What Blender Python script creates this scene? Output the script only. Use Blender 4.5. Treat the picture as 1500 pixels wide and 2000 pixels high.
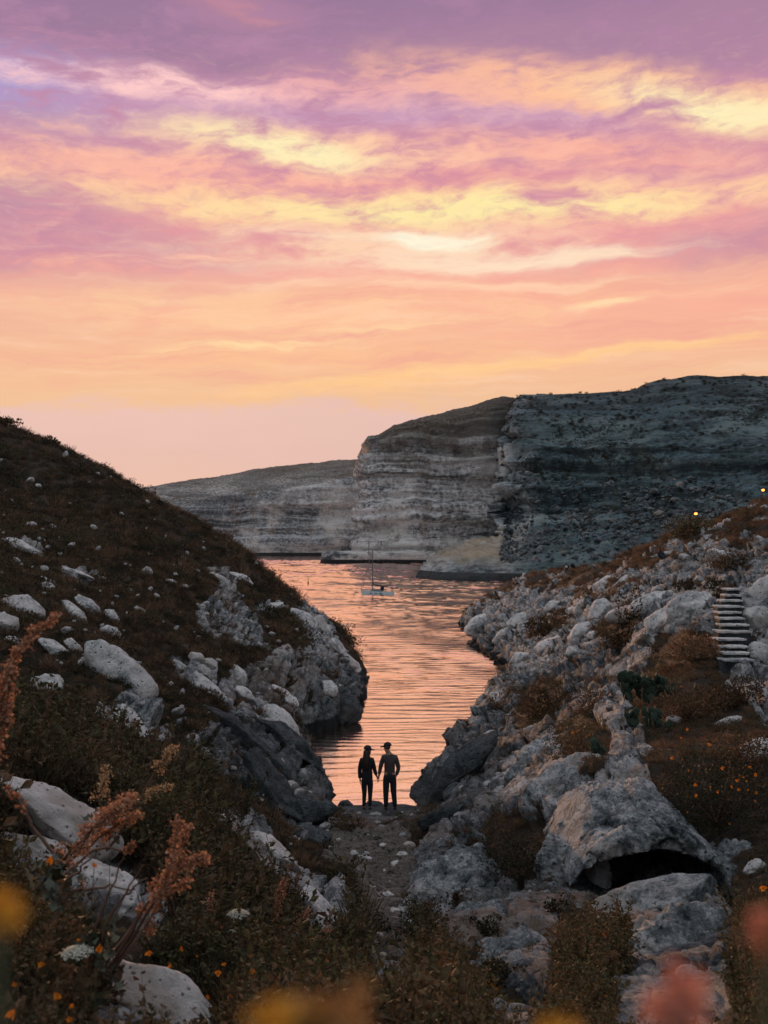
import bpy, bmesh, math, random
import numpy as np
from mathutils import Vector, Matrix, noise as mnoise

for o in list(bpy.data.objects):
    bpy.data.objects.remove(o)
scene = bpy.context.scene
R = math.radians

# ---------------------------------------------------------------- camera
CAM_H = 9.4            # metres above the sea
FPX = 2000.0           # focal length in photo pixels (photo 1500 x 2000)
HOR = 1060.0           # row of the horizon
cam_data = bpy.data.cameras.new('camera')
cam = bpy.data.objects.new('camera', cam_data)
scene.collection.objects.link(cam)
cam.location = (0, 0, CAM_H)
cam.rotation_euler = (R(90), 0, 0)
cam_data.sensor_fit = 'VERTICAL'
cam_data.sensor_height = 36.0
cam_data.lens = 36.0
cam_data.shift_y = (HOR - 1000.0) / 2000.0
cam_data.clip_start = 0.05
cam_data.clip_end = 9000
cam_data.dof.use_dof = True
cam_data.dof.focus_distance = 13.0
cam_data.dof.aperture_fstop = 4.6
scene.camera = cam
scene.render.resolution_x, scene.render.resolution_y = 768, 1024

# ---------------------------------------------------------------- view
scene.view_settings.view_transform = 'Standard'
scene.view_settings.look = 'None'
scene.view_settings.exposure = 0.0
scene.view_settings.gamma = 1.0
scene.view_settings.use_curve_mapping = False
scene.render.engine = 'CYCLES'
scene.cycles.max_bounces = 5
scene.cycles.diffuse_bounces = 2
scene.cycles.glossy_bounces = 3
scene.cycles.use_denoising = True
scene.cycles.use_adaptive_sampling = True
scene.cycles.adaptive_threshold = 0.02


def lin(c):
    """sRGB 0..255 -> linear rgb"""
    return tuple((v / 255 / 12.92) if v / 255 <= 0.04045 else ((v / 255 + 0.055) / 1.055) ** 2.4 for v in c)


# ---------------------------------------------------------------- tiny node algebra
class NT:
    def __init__(self, tree):
        self.t = tree

    def node(self, kind, **props):
        n = self.t.nodes.new(kind)
        for k, v in props.items():
            setattr(n, k, v)
        return n

    def put(self, sock, v):
        if isinstance(v, S):
            self.t.links.new(v.s, sock)
        elif isinstance(v, bpy.types.NodeSocket):
            self.t.links.new(v, sock)
        else:
            if hasattr(sock, 'default_value'):
                try:
                    sock.default_value = v
                except Exception:
                    sock.default_value = tuple(v) + (1.0,)

    def math(self, op, a, b=None, c=None, clamp=False):
        n = self.node('ShaderNodeMath', operation=op, use_clamp=clamp)
        self.put(n.inputs[0], a)
        if b is not None:
            self.put(n.inputs[1], b)
        if c is not None:
            self.put(n.inputs[2], c)
        return S(self, n.outputs[0])

    def comb(self, x, y, z=0.0):
        n = self.node('ShaderNodeCombineXYZ')
        for i, v in enumerate((x, y, z)):
            self.put(n.inputs[i], v)
        return n.outputs[0]

    def sep(self, v):
        n = self.node('ShaderNodeSeparateXYZ')
        self.put(n.inputs[0], v)
        return [S(self, o) for o in n.outputs]

    def noise(self, vec, scale, detail=4, rough=0.55, distortion=0.0, out=0, lac=2.0):
        n = self.node('ShaderNodeTexNoise')
        n.noise_dimensions = '3D'
        self.put(n.inputs['Vector'], vec)
        n.inputs['Scale'].default_value = scale
        n.inputs['Detail'].default_value = detail
        n.inputs['Roughness'].default_value = rough
        n.inputs['Lacunarity'].default_value = lac
        n.inputs['Distortion'].default_value = distortion
        return S(self, n.outputs[out])

    def voro(self, vec, scale, feature='F1', out=0, rand=1.0):
        n = self.node('ShaderNodeTexVoronoi', feature=feature)
        self.put(n.inputs['Vector'], vec)
        n.inputs['Scale'].default_value = scale
        n.inputs['Randomness'].default_value = rand
        return S(self, n.outputs[out])

    def step(self, v, a, b):
        n = self.node('ShaderNodeMapRange', interpolation_type='SMOOTHSTEP')
        self.put(n.inputs['Value'], v)
        self.put(n.inputs['From Min'], a)
        self.put(n.inputs['From Max'], b)
        return S(self, n.outputs[0])

    def mix(self, f, a, b, mode='MIX'):
        n = self.node('ShaderNodeMix', data_type='RGBA', blend_type=mode)
        self.put(n.inputs[0], f)
        for i, v in ((6, a), (7, b)):
            if isinstance(v, (tuple, list)):
                v = tuple(v)[:3] + (1.0,)
            self.put(n.inputs[i], v)
        return n.outputs[2]

    def ramp(self, f, stops, interp='LINEAR'):
        n = self.node('ShaderNodeValToRGB')
        cr = n.color_ramp
        cr.interpolation = interp
        while len(cr.elements) > 1:
            cr.elements.remove(cr.elements[-1])
        cr.elements[0].position = stops[0][0]
        cr.elements[0].color = tuple(stops[0][1]) + (1.0,)
        for p, c in stops[1:]:
            e = cr.elements.new(p)
            e.color = tuple(c) + (1.0,)
        self.put(n.inputs[0], f)
        return n.outputs[0]

    def vmath(self, op, a, b=None):
        n = self.node('ShaderNodeVectorMath', operation=op)
        self.put(n.inputs[0], a)
        if b is not None:
            self.put(n.inputs[1], b)
        return n.outputs[0]

    def attr(self, name, fac=True):
        n = self.node('ShaderNodeAttribute', attribute_name=name)
        return S(self, n.outputs['Fac'] if fac else n.outputs['Color'])

    def bump(self, h, strength=0.5, dist=0.05, normal=None):
        n = self.node('ShaderNodeBump')
        n.inputs['Strength'].default_value = strength
        n.inputs['Distance'].default_value = dist
        self.put(n.inputs['Height'], h)
        if normal is not None:
            self.put(n.inputs['Normal'], normal)
        return n.outputs[0]


class S:
    def __init__(self, nt, s):
        self.nt, self.s = nt, s

    def _o(self, op, b, sw=False):
        return self.nt.math(op, b, self) if sw else self.nt.math(op, self, b)

    def __add__(self, b): return self._o('ADD', b)
    def __radd__(self, b): return self._o('ADD', b)
    def __sub__(self, b): return self._o('SUBTRACT', b)
    def __rsub__(self, b): return self._o('SUBTRACT', b, True)
    def __mul__(self, b): return self._o('MULTIPLY', b)
    def __rmul__(self, b): return self._o('MULTIPLY', b)
    def __truediv__(self, b): return self._o('DIVIDE', b)
    def __pow__(self, b): return self._o('POWER', b)


# ---------------------------------------------------------------- world: dusk sky with lit cloud sheets
SUN_AZ, SUN_EL = -13.5, 4.6      # degrees; azimuth from +Y (straight ahead), towards -X
world = bpy.data.worlds.new('World')
scene.world = world
world.use_nodes = True
wt = world.node_tree
wt.nodes.clear()
W = NT(wt)
tc = W.node('ShaderNodeTexCoord')
dirv = tc.outputs['Generated']
dx, dy, dz = W.sep(dirv)
RAD = 180 / math.pi
az = W.math('ARCTAN2', dx, dy) * RAD            # degrees, 0 ahead
el = W.math('ARCSINE', dz) * RAD


def pix2ang(px, py):
    a = math.atan((px - 750) / FPX)
    return math.degrees(a), math.degrees(math.atan((HOR - py) / FPX * math.cos(a)))


# turbulence: coordinates stretched along the horizon, as a cloud deck seen from below is
q1 = W.comb(az * 0.45, el * 1.0, 0.0)
wn = W.node('ShaderNodeTexNoise')
wn.inputs['Scale'].default_value = 0.30
wn.inputs['Detail'].default_value = 4
wn.inputs['Roughness'].default_value = 0.6
wt.links.new(q1, wn.inputs['Vector'])
wr, wg, wb = W.sep(wn.outputs['Color'])
azw = az + (wr - 0.5) * 5.0
elw = el + (wg - 0.5) * 2.0
q2 = W.comb(azw * 0.30, elw - azw * 0.05, 3.0)
puff = W.noise(q2, 0.85, 7, 0.62)                 # cloud texture, upper sky
q3 = W.comb(azw * 0.07 + el * 0.12, elw * 1.0 - azw * 0.055, 9.0)
streak = W.noise(q3, 1.5, 6, 0.6)                # fibrous cirrus, lower sky
q4 = W.comb(az * 0.16, el + azw * 0.02, 21.0)
bigb = W.noise(q4, 0.22, 3, 0.5)

ele = elw + (puff - 0.5) * 3.0
base = W.ramp(W.math('ADD', (ele + 10.0) / 100.0, 0.0), [((e + 10) / 100, lin(c)) for e, c in [
    (-10, (120, 100, 100)), (-0.5, (236, 184, 150)), (2.2, (232, 188, 164)), (4.5, (228, 188, 176)), (7.2, (232, 192, 180)),
    (8.0, (240, 192, 152)), (10.5, (247, 188, 152)), (13.5, (250, 178, 156)), (16.5, (243, 164, 160)),
    (19.5, (228, 150, 160)), (22, (204, 144, 168)), (24.5, (182, 134, 162)), (28, (156, 122, 154)),
    (36, (158, 136, 168)), (50, (166, 160, 190)), (75, (182, 188, 208))]])
col = base


pos_w = W.comb(azw, elw, 0.0)


def patch(col, px, py, sx, sy, c, amt=1.0, rot=0.0, k=1.6, lo=0.10, hi=1.10, tex=None):
    """a cloud mass (lit or shaded) centred on one direction of the sky"""
    a0, e0 = pix2ang(px, py)
    d = 0.02865
    mp = W.node('ShaderNodeMapping', vector_type='TEXTURE')
    W.put(mp.inputs['Vector'], pos_w)
    mp.inputs['Location'].default_value = (a0, e0, 0)
    mp.inputs['Rotation'].default_value = (0, 0, R(rot))
    mp.inputs['Scale'].default_value = (sx * d, sy * d, 1)
    dt = W.node('ShaderNodeVectorMath', operation='DOT_PRODUCT')
    W.put(dt.inputs[0], mp.outputs[0])
    W.put(dt.inputs[1], mp.outputs[0])
    g = W.math('POWER', 0.36788, dt.outputs['Value'])
    n = W.node('ShaderNodeMapRange', interpolation_type='SMOOTHSTEP')
    W.put(n.inputs['Value'], g * (tex if tex is not None else puffk))
    n.inputs['From Min'].default_value = lo
    n.inputs['From Max'].default_value = hi
    n.inputs['To Max'].default_value = amt
    return W.mix(n.outputs[0], col, lin(c))


puffk = (puff - 0.5) * 3.4 + 1.0
streakk = (streak - 0.5) * 4.0 + 0.9

# shaded cloud masses
for p in [(300, 40, 1500, 110, (150, 119, 152), .75), (1250, 70, 900, 80, (176, 134, 160), .7),
          (0, 150, 260, 66, (166, 160, 214), .95), (60, 262, 460, 56, (172, 148, 186), .85),
          (640, 222, 620, 44, (200, 156, 188), .85), (1060, 215, 420, 52, (212, 168, 194), .85, -4),
          (-40, 390, 340, 130, (172, 136, 166), .95), (1240, 312, 460, 60, (208, 150, 168), .9, -6),
          (700, 352, 620, 32, (228, 150, 158), .85), (130, 466, 520, 62, (206, 144, 162), .95),
          (1450, 486, 420, 66, (206, 146, 160), .95), (950, 468, 420, 24, (240, 158, 158), .7),
          (250, 565, 460, 40, (226, 166, 158), .7), (1010, 590, 620, 34, (250, 172, 152), .6),
          (1280, 640, 700, 34, (244, 172, 152), .6), (60, 640, 460, 60, (232, 180, 156), .6)]:
    col = patch(col, *p[:6], *p[6:])
# lit cloud masses
for p in [(360, 335, 560, 66, (254, 186, 162), .9), (880, 300, 420, 44, (255, 190, 166), .85),
          (930, 165, 330, 52, (250, 184, 160), .85, -4), (1200, 300, 330, 30, (250, 174, 156), .6, -6),
          (1350, 372, 420, 34, (254, 184, 166), .75), (300, 168, 380, 28, (255, 204, 202), 1.0),
          (640, 172, 200, 40, (244, 178, 176), .7), (480, 20, 120, 34, (204, 142, 156), .7),
          (600, 292, 330, 44, (255, 206, 168), .95, -3), (550, 288, 220, 34, (255, 240, 186), 1.0, -6),
          (860, 408, 900, 40, (255, 208, 160), 1.0), (900, 414, 500, 30, (255, 236, 168), 1.0),
          (1330, 196, 400, 48, (255, 196, 154), 1.0, -10), (1390, 208, 250, 32, (255, 240, 188), 1.0, -13),
          (760, 490, 460, 50, (255, 218, 180), .85), (1000, 505, 330, 26, (255, 224, 196), .8),
          (1330, 545, 520, 40, (252, 190, 156), .7), (560, 610, 620, 60, (255, 206, 160), .75),
          (560, 690, 620, 40, (252, 194, 148), .6), (720, 745, 260, 30, (254, 202, 144), .8, 5)]:
    col = patch(col, *p[:6], *p[6:])
# thin fibrous streaks
for p in [(1160, 690, 620, 12, (255, 204, 146), .9, 4), (560, 664, 330, 13, (255, 218, 166), .9, 5),
          (330, 500, 280, 14, (255, 200, 170), .9, 4), (700, 462, 260, 13, (255, 220, 186), .9, -2),
          (1010, 512, 300, 14, (255, 226, 196), .9, 2), (845, 470, 110, 17, (255, 248, 220), 1.0),
          (1180, 588, 80, 9, (255, 220, 170), .9), (900, 560, 460, 12, (255, 210, 176), .8)]:
    col = patch(col, *p[:6], *p[6:], tex=streakk)
# all-over fibre and mottling
lowf = W.step(el, 19.0, 12.0) * W.step(el, 7.0, 9.5)
col = W.mix(W.step(streak, 0.48, 0.80) * lowf * 0.6, col, lin((255, 212, 180)))
col = W.mix(W.step(streak, 0.52, 0.26) * lowf * 0.5, col, lin((238, 160, 150)))
upf = W.step(el, 14.0, 18.0)
col = W.mix(W.step(puff, 0.50, 0.80) * upf * 0.42 * W.step(el, 27.0, 20.0), col, lin((255, 200, 178)))
col = W.mix(W.step(puff, 0.54, 0.26) * upf * 0.42, col, lin((180, 134, 168)))
rip = W.noise(q2, 3.1, 4, 0.62)
col = W.mix(W.step(rip, 0.50, 0.78) * upf * 0.26 * W.step(el, 28.0, 21.0), col, lin((255, 206, 182)))
col = W.mix(W.step(rip, 0.52, 0.26) * upf * 0.24, col, lin((182, 132, 166)))
# unseen sky overhead and behind: blue dusk, brightened to light the land
away = W.step(dy, 0.80, 0.15)
dusk = W.mix(W.step(el, 6.0, 55.0), W.mix(puff, lin((92, 112, 124)), lin((136, 148, 160))), W.mix(puff, lin((200, 210, 222)), lin((232, 236, 242))))
dusk_fill = W.vmath('SCALE', dusk)
dusk_fill.node.inputs['Scale'].default_value = 1.15
col = W.mix(away * 0.95, col, dusk_fill)
# clear twilight air behind the clouds
sky = W.node('ShaderNodeTexSky', sky_type='NISHITA', sun_disc=False)
sky.sun_elevation = R(SUN_EL)
sky.sun_rotation = R(SUN_AZ)
sky.altitude = 0
sky.air_density = 1.2
sky.dust_density = 2.0
sky.ozone_density = 2.0
ten = W.vmath('SCALE', col)
ten.node.inputs['Scale'].default_value = 10.0
nis = W.vmath('SCALE', sky.outputs[0])
nis.node.inputs['Scale'].default_value = 0.012
tot = W.vmath('ADD', ten, nis)
bg = W.node('ShaderNodeBackground')
bg.inputs['Strength'].default_value = 0.10
wt.links.new(tot, bg.inputs['Color'])
wo = W.node('ShaderNodeOutputWorld')
wt.links.new(bg.outputs[0], wo.inputs['Surface'])
world.cycles.sampling_method = 'MANUAL'
world.cycles.sample_map_resolution = 512

# ---------------------------------------------------------------- the low sun behind the headlands
sd = bpy.data.lights.new('sun', 'SUN')
sd.energy = 3.4
sd.angle = R(0.9)
sd.color = (1.0, 0.52, 0.26)
sun = bpy.data.objects.new('sun', sd)
scene.collection.objects.link(sun)
sdir = Vector((math.sin(R(SUN_AZ)) * math.cos(R(SUN_EL)), math.cos(R(SUN_AZ)) * math.cos(R(SUN_EL)), math.sin(R(SUN_EL))))
sun.rotation_euler = sdir.to_track_quat('Z', 'Y').to_euler()
sun.location = (0, 0, 60)


# ---------------------------------------------------------------- helpers
def P(px, py, Y):
    """the point that stands Y metres ahead on the line of sight of a photo pixel"""
    return ((px - 750.0) / FPX * Y, Y, CAM_H + (HOR - py) / FPX * Y)


def link(o, parent=None):
    scene.collection.objects.link(o)
    if parent is not None:
        o.parent = parent
    return o


def mesh_obj(name, verts, faces, mat=None, parent=None, smooth=False, uv=None):
    me = bpy.data.meshes.new(name)
    if isinstance(verts, np.ndarray):
        verts = np.asarray(verts, dtype=np.float32)
        faces = np.asarray(faces, dtype=np.int32)
        k = faces.shape[1]
        me.vertices.add(len(verts))
        me.vertices.foreach_set('co', verts.ravel())
        me.loops.add(faces.size)
        me.loops.foreach_set('vertex_index', faces.ravel())
        me.polygons.add(len(faces))
        me.polygons.foreach_set('loop_start', np.arange(0, faces.size, k, dtype=np.int32))
        me.polygons.foreach_set('loop_total', np.full(len(faces), k, dtype=np.int32))
        me.update(calc_edges=True)
    else:
        me.from_pydata(verts, [], faces)
        me.update()
    if smooth:
        me.polygons.foreach_set('use_smooth', np.ones(len(me.polygons), dtype=bool))
    if mat is not None:
        me.materials.append(mat)
    return link(bpy.data.objects.new(name, me), parent)


def set_attr(o, name, vals):
    a = o.data.attributes.new(name, 'FLOAT', 'POINT')
    a.data.foreach_set('value', np.asarray(vals, dtype=np.float32).ravel())


def tag(o, label=None, cat=None, group=None, kind=None):
    for k, v in (('label', label), ('category', cat), ('group', group), ('kind', kind)):
        if v:
            o[k] = v
    return o


def empty(name, loc, label=None, cat=None, group=None, rz=0.0):
    o = bpy.data.objects.new(name, None)
    o.empty_display_size = 0.2
    link(o)
    o.location = loc
    o.rotation_euler = (0, 0, rz)
    return tag(o, label, cat, group)


# numpy noise
def _h(ix, iy, iz, seed):
    h = (ix.astype(np.uint32) * np.uint32(374761393) + iy.astype(np.uint32) * np.uint32(668265263)
         + iz.astype(np.uint32) * np.uint32(2147483647 - 58) + np.uint32(seed * 974711 + 12345))
    h = (h ^ (h >> np.uint32(13))) * np.uint32(1274126177)
    h = (h ^ (h >> np.uint32(15))) * np.uint32(2246822519)
    return (h ^ (h >> np.uint32(16))).astype(np.float32) / np.float32(4294967295.0)


def vnoise(p, seed=0):
    """smooth value noise, -1..1"""
    i = np.floor(p).astype(np.int32)
    f = (p - i).astype(np.float32)
    f = f * f * f * (f * (f * 6 - 15) + 10)
    x0, y0, z0 = i[:, 0], i[:, 1], i[:, 2]
    r = 0
    for a in (0, 1):
        wx = f[:, 0] if a else 1 - f[:, 0]
        for b in (0, 1):
            wy = f[:, 1] if b else 1 - f[:, 1]
            for c in (0, 1):
                wz = f[:, 2] if c else 1 - f[:, 2]
                r = r + wx * wy * wz * _h(x0 + a, y0 + b, z0 + c, seed)
    return r * 2 - 1


def fbm(p, octv=4, seed=0, gain=0.5, ridged=False):
    r, a, tot = 0, 1.0, 0
    for k in range(octv):
        n = vnoise(p * (2.03 ** k) + 17.3 * k, seed + k)
        if ridged:
            n = 1 - 2 * np.abs(n)
        r = r + a * n
        tot += a
        a *= gain
    return r / tot


def worley(p, seed=0):
    """F1, F2 distances"""
    i = np.floor(p).astype(np.int32)
    f1 = np.full(len(p), 9.0, np.float32)
    f2 = np.full(len(p), 9.0, np.float32)
    for a in (-1, 0, 1):
        for b in (-1, 0, 1):
            for c in (-1, 0, 1):
                cx, cy, cz = i[:, 0] + a, i[:, 1] + b, i[:, 2] + c
                d = np.sqrt((cx + _h(cx, cy, cz, seed) - p[:, 0]) ** 2 + (cy + _h(cx, cy, cz, seed + 1) - p[:, 1]) ** 2
                            + (cz + _h(cx, cy, cz, seed + 2) - p[:, 2]) ** 2)
                f2 = np.minimum(f2, np.maximum(f1, d))
                f1 = np.minimum(f1, d)
    return f1, f2


def blocks(p, seed=0, tilt=0.8):
    """fractured-block relief: every cell a tilted flat plate at its own height"""
    i = np.floor(p).astype(np.int32)
    f1 = np.full(len(p), 9.0, np.float32)
    f2 = np.full(len(p), 9.0, np.float32)
    h = np.zeros(len(p), np.float32)
    for a in (-1, 0, 1):
        for b in (-1, 0, 1):
            for c in (-1, 0, 1):
                cx, cy, cz = i[:, 0] + a, i[:, 1] + b, i[:, 2] + c
                r1, r2, r3 = _h(cx, cy, cz, seed), _h(cx, cy, cz, seed + 1), _h(cx, cy, cz, seed + 2)
                dx_, dy_, dz_ = p[:, 0] - cx - r1, p[:, 1] - cy - r2, p[:, 2] - cz - r3
                d = np.sqrt(dx_ * dx_ + dy_ * dy_ + dz_ * dz_)
                k = d < f1
                f2 = np.minimum(f2, np.maximum(f1, d))
                f1 = np.where(k, d, f1)
                q = _h(cx, cy, cz, seed + 3)
                h = np.where(k, (q - 0.5) + tilt * (dx_ * (r2 - .5) + dy_ * (r3 - .5) + dz_ * (r1 - .5)) * 2, h)
    return h, f2 - f1


def sstep(x, a, b):
    t = np.clip((x - a) / (b - a), 0, 1)
    return t * t * (3 - 2 * t)


def grid_faces(nr, nc):
    r, c = np.meshgrid(np.arange(nr - 1), np.arange(nc - 1), indexing='ij')
    a = (r * nc + c).ravel()
    return np.stack([a, a + 1, a + nc + 1, a + nc], 1)


def grid_normals(V, nr, nc):
    G = V.reshape(nr, nc, 3)
    n = np.cross(np.gradient(G, axis=1), np.gradient(G, axis=0))
    n /= np.linalg.norm(n, axis=2, keepdims=True) + 1e-9
    return n.reshape(-1, 3)


def in_poly(x, y, poly):
    """signed distance-like inside test: True inside"""
    ins = np.zeros(len(x), bool)
    n = len(poly)
    for k in range(n):
        x1, y1 = poly[k]
        x2, y2 = poly[(k + 1) % n]
        if y1 == y2:
            continue
        c = ((y1 > y) != (y2 > y)) & (x < (x2 - x1) * (y - y1) / (y2 - y1) + x1)
        ins ^= c
    return ins


# ---------------------------------------------------------------- materials
def new_mat(name):
    m = bpy.data.materials.new(name)
    m.use_nodes = True
    m.node_tree.nodes.clear()
    t = NT(m.node_tree)
    out = t.node('ShaderNodeOutputMaterial')
    b = t.node('ShaderNodeBsdfPrincipled')
    m.node_tree.links.new(b.outputs[0], out.inputs['Surface'])
    b.inputs['Specular IOR Level'].default_value = 0.25
    b.inputs['Roughness'].default_value = 0.85
    return m, t, b


def plain(name, color, rough=0.7, metal=0.0, spec=0.3, var=0.25, scale=8.0, emit=None):
    m, t, b = new_mat(name)
    g = t.node('ShaderNodeNewGeometry')
    tcn = t.node('ShaderNodeTexCoord')
    n = t.noise(tcn.outputs['Object'], scale, 4, 0.6)
    dark = tuple(c * (1 - var) for c in color)
    lite = tuple(min(1, c * (1 + var)) for c in color)
    t.put(b.inputs['Base Color'], t.mix(n, dark, lite))
    b.inputs['Roughness'].default_value = rough
    b.inputs['Metallic'].default_value = metal
    b.inputs['Specular IOR Level'].default_value = spec
    if emit:
        b.inputs['Emission Color'].default_value = tuple(emit[0]) + (1,)
        b.inputs['Emission Strength'].default_value = emit[1]
    return m


def rock_color(t, pos, sc=1.0, shift=-0.008, pale=(0.68, 0.645, 0.62), mid=(0.22, 0.235, 0.24), dark=(0.022, 0.026, 0.028), warm=(0.24, 0.17, 0.125)):
    """weathered coralline limestone: pale skin, grey lichen, black pits, rusty seeps"""
    n1 = t.noise(pos, 0.42 / sc, 4, 0.6)
    n2 = t.noise(pos, 2.6 / sc, 5, 0.72)
    n3 = t.noise(pos, 15.0 / sc, 5, 0.8)
    v = t.voro(pos, 6.0 / sc)
    m = n1 * 0.30 + n2 * 0.40 + n3 * 0.30 + shift
    deep = tuple(x * 0.55 + y * 0.45 for x, y in zip(dark, mid))
    c = t.ramp(m, [(0.395, dark), (0.445, deep), (0.49, mid), (0.535, tuple((x + y) / 2 for x, y in zip(mid, pale))), (0.60, pale)])
    c = t.mix(t.step(n1, 0.52, 0.68) * 0.6, c, warm)
    c = t.mix(t.step(v + (n3 - 0.5) * 0.6, 0.24, 0.10) * 0.8, c, dark)
    h = n2 * 0.9 + n3 * 0.75 - t.step(v, 0.28, 0.05) * 0.45
    return c, h


def boulder_mat(name, sc=1.0, **kw):
    m, t, b = new_mat(name)
    tcn = t.node('ShaderNodeTexCoord')
    oi = t.node('ShaderNodeObjectInfo')
    pos = t.vmath('ADD', tcn.outputs['Object'], oi.outputs['Location'])
    c, h = rock_color(t, pos, sc, **kw)
    t.put(b.inputs['Base Color'], c)
    t.put(b.inputs['Normal'], t.bump(h, 1.0, 0.12 * sc))
    b.inputs['Roughness'].default_value = 0.92
    return m


M = {}
M['boulder'] = boulder_mat('limestone_boulder', 0.7, shift=0.072)
M['boulder_pitted'] = boulder_mat('pitted_limestone', 0.7, shift=0.0, pale=(0.58, 0.57, 0.56), mid=(0.17, 0.19, 0.197))
M['boulder_near'] = boulder_mat('limestone_slab', 0.30, shift=0.085, pale=(0.66, 0.61, 0.585), mid=(0.28, 0.29, 0.30))
M['gravel_stone'] = boulder_mat('gravel_stone', 0.5, shift=0.0, pale=(0.38, 0.32, 0.275), mid=(0.14, 0.118, 0.10), warm=(0.16, 0.11, 0.08))
M['boulder_grey'] = boulder_mat('scree_grey', 1.6, shift=-0.02, pale=(0.26, 0.28, 0.285), mid=(0.09, 0.105, 0.11))
M['boulder_dark'] = boulder_mat('dark_limestone', 1.0, pale=(0.12, 0.13, 0.135), mid=(0.045, 0.052, 0.056), dark=(0.016, 0.019, 0.02), warm=(0.075, 0.068, 0.06))  # darkened limestone copy, shade and algae put into its colour


def ground_mat():
    m, t, b = new_mat('hillside_ground')
    geo = t.node('ShaderNodeNewGeometry')
    pos = geo.outputs['Position']
    veg, wet, grav, drk, wrm = (t.attr(k) for k in ('veg', 'wet', 'gravel', 'dark', 'warm'))
    c, h = rock_color(t, pos, 1.0)
    n = t.noise(pos, 5.0, 5, 0.7)
    soil = t.mix(n, (0.014, 0.011, 0.007), (0.065, 0.045, 0.029))
    # pebbles of the stream bed
    gv = t.voro(pos, 6.0, out=1)
    gd = t.voro(pos, 6.0, out=0)
    gr = t.mix(t.sep(gv)[0], (0.04, 0.035, 0.031), (0.27, 0.22, 0.185))
    gr = t.mix(t.step(gd, 0.35, 0.7), gr, (0.06, 0.055, 0.05))
    gr = t.mix(t.step(t.noise(pos, 1.1, 4, 0.6), 0.42, 0.62), gr, t.mix(n, (0.035, 0.030, 0.025), (0.15, 0.12, 0.10)))
    c = t.mix(grav, c, t.vmath('MULTIPLY', gr, (0.70, 0.60, 0.53)))
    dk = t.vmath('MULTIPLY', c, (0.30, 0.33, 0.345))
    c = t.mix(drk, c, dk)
    c = t.mix(wrm * t.step(n, 0.35, 0.6), c, (0.22, 0.135, 0.085))
    c = t.mix(t.step(veg + (n - 0.5) * 0.7, 0.42, 0.58), c, soil)
    c = t.mix(t.step(wet + (n - 0.5) * 0.5, 0.45, 0.65), c, (0.016, 0.018, 0.018))
    t.put(b.inputs['Base Color'], c)
    hh = h - gd * grav * 0.9
    t.put(b.inputs['Normal'], t.bump(hh, 1.0, 0.14))
    b.inputs['Roughness'].default_value = 0.93
    return m


def cliff_mat(name, scrub_lo, scrub_hi, cool=1.0, spot=(0.30, 0.32, 0.335), dk=0.0, top=0.7, zlo=46.0, zhi=72.0):
    """bedded limestone: bands along the strata, rust seeps, dark tide line, scrub by attribute"""
    m, t, b = new_mat(name)
    geo = t.node('ShaderNodeNewGeometry')
    pos = geo.outputs['Position']
    x, y, z = t.sep(pos)
    scrub = t.attr('veg')
    wet = t.attr('wet')
    wob = t.noise(pos, 0.02, 4, 0.6)
    zz = z + wob * 14.0
    strat = t.noise(t.comb(x * 0.012, y * 0.012, zz), 0.42, 7, 0.72)
    strat2 = t.noise(t.comb(x * 0.03, y * 0.03, zz), 1.5, 5, 0.7)
    big = t.noise(pos, 0.035, 4, 0.6)
    vert = t.noise(t.comb(x, y, z * 0.10), 0.10, 5, 0.65)
    fine = t.noise(pos, 0.55, 6, 0.75)
    c = t.mix(t.step(strat * 0.55 + fine * 0.45, 0.42, 0.58), (0.065, 0.07, 0.074), spot)
    c = t.mix(t.step(big + strat2 * 0.3, 0.60, 0.76) * 0.85, c, (0.62, 0.58, 0.54))
    c = t.mix(t.step(vert, 0.55, 0.72) * 0.8, c, (0.24, 0.155, 0.105))
    c = t.mix(t.step(strat2 * 0.6 + fine * 0.4, 0.47, 0.35) * 0.85, c, (0.045, 0.045, 0.045))
    n = t.noise(pos, 0.9, 5, 0.75)
    # soil and lichen hang over the upper beds, rust over the seaward corner
    blot = t.noise(t.comb(x, y, z * 1.6), 0.055, 5, 0.7)
    c = t.mix(t.step(z + (blot - 0.5) * 60.0 + (strat2 - 0.5) * 30.0, zlo, zhi) * top, c, t.mix(fine, (0.030, 0.026, 0.022), (0.17, 0.13, 0.10)))
    c = t.mix(t.step(blot + (fine - 0.5) * 0.5, 0.50, 0.38) * 0.5, c, t.mix(strat2, (0.05, 0.052, 0.055), (0.20, 0.185, 0.17)))
    if True:
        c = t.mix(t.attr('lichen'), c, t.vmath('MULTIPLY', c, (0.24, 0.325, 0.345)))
    warm = t.attr('warm')
    c = t.mix(warm, c, t.mix(n, (0.17, 0.13, 0.085), (0.50, 0.39, 0.27)))
    c = t.mix(t.step(scrub + (n - 0.5) * 1.3, 0.42, 0.60), c, t.mix(fine, scrub_lo, scrub_hi))
    c = t.mix(t.step(wet + (n - 0.5) * 0.3, 0.4, 0.6), c, t.mix(fine, (0.010, 0.012, 0.013), (0.055, 0.058, 0.058)))
    t.put(b.inputs['Base Color'], c)
    t.put(b.inputs['Normal'], t.bump(strat * 0.8 + fine * 0.5 + strat2 * 0.5, 0.9, 1.1))
    b.inputs['Roughness'].default_value = 0.95
    return m


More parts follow.
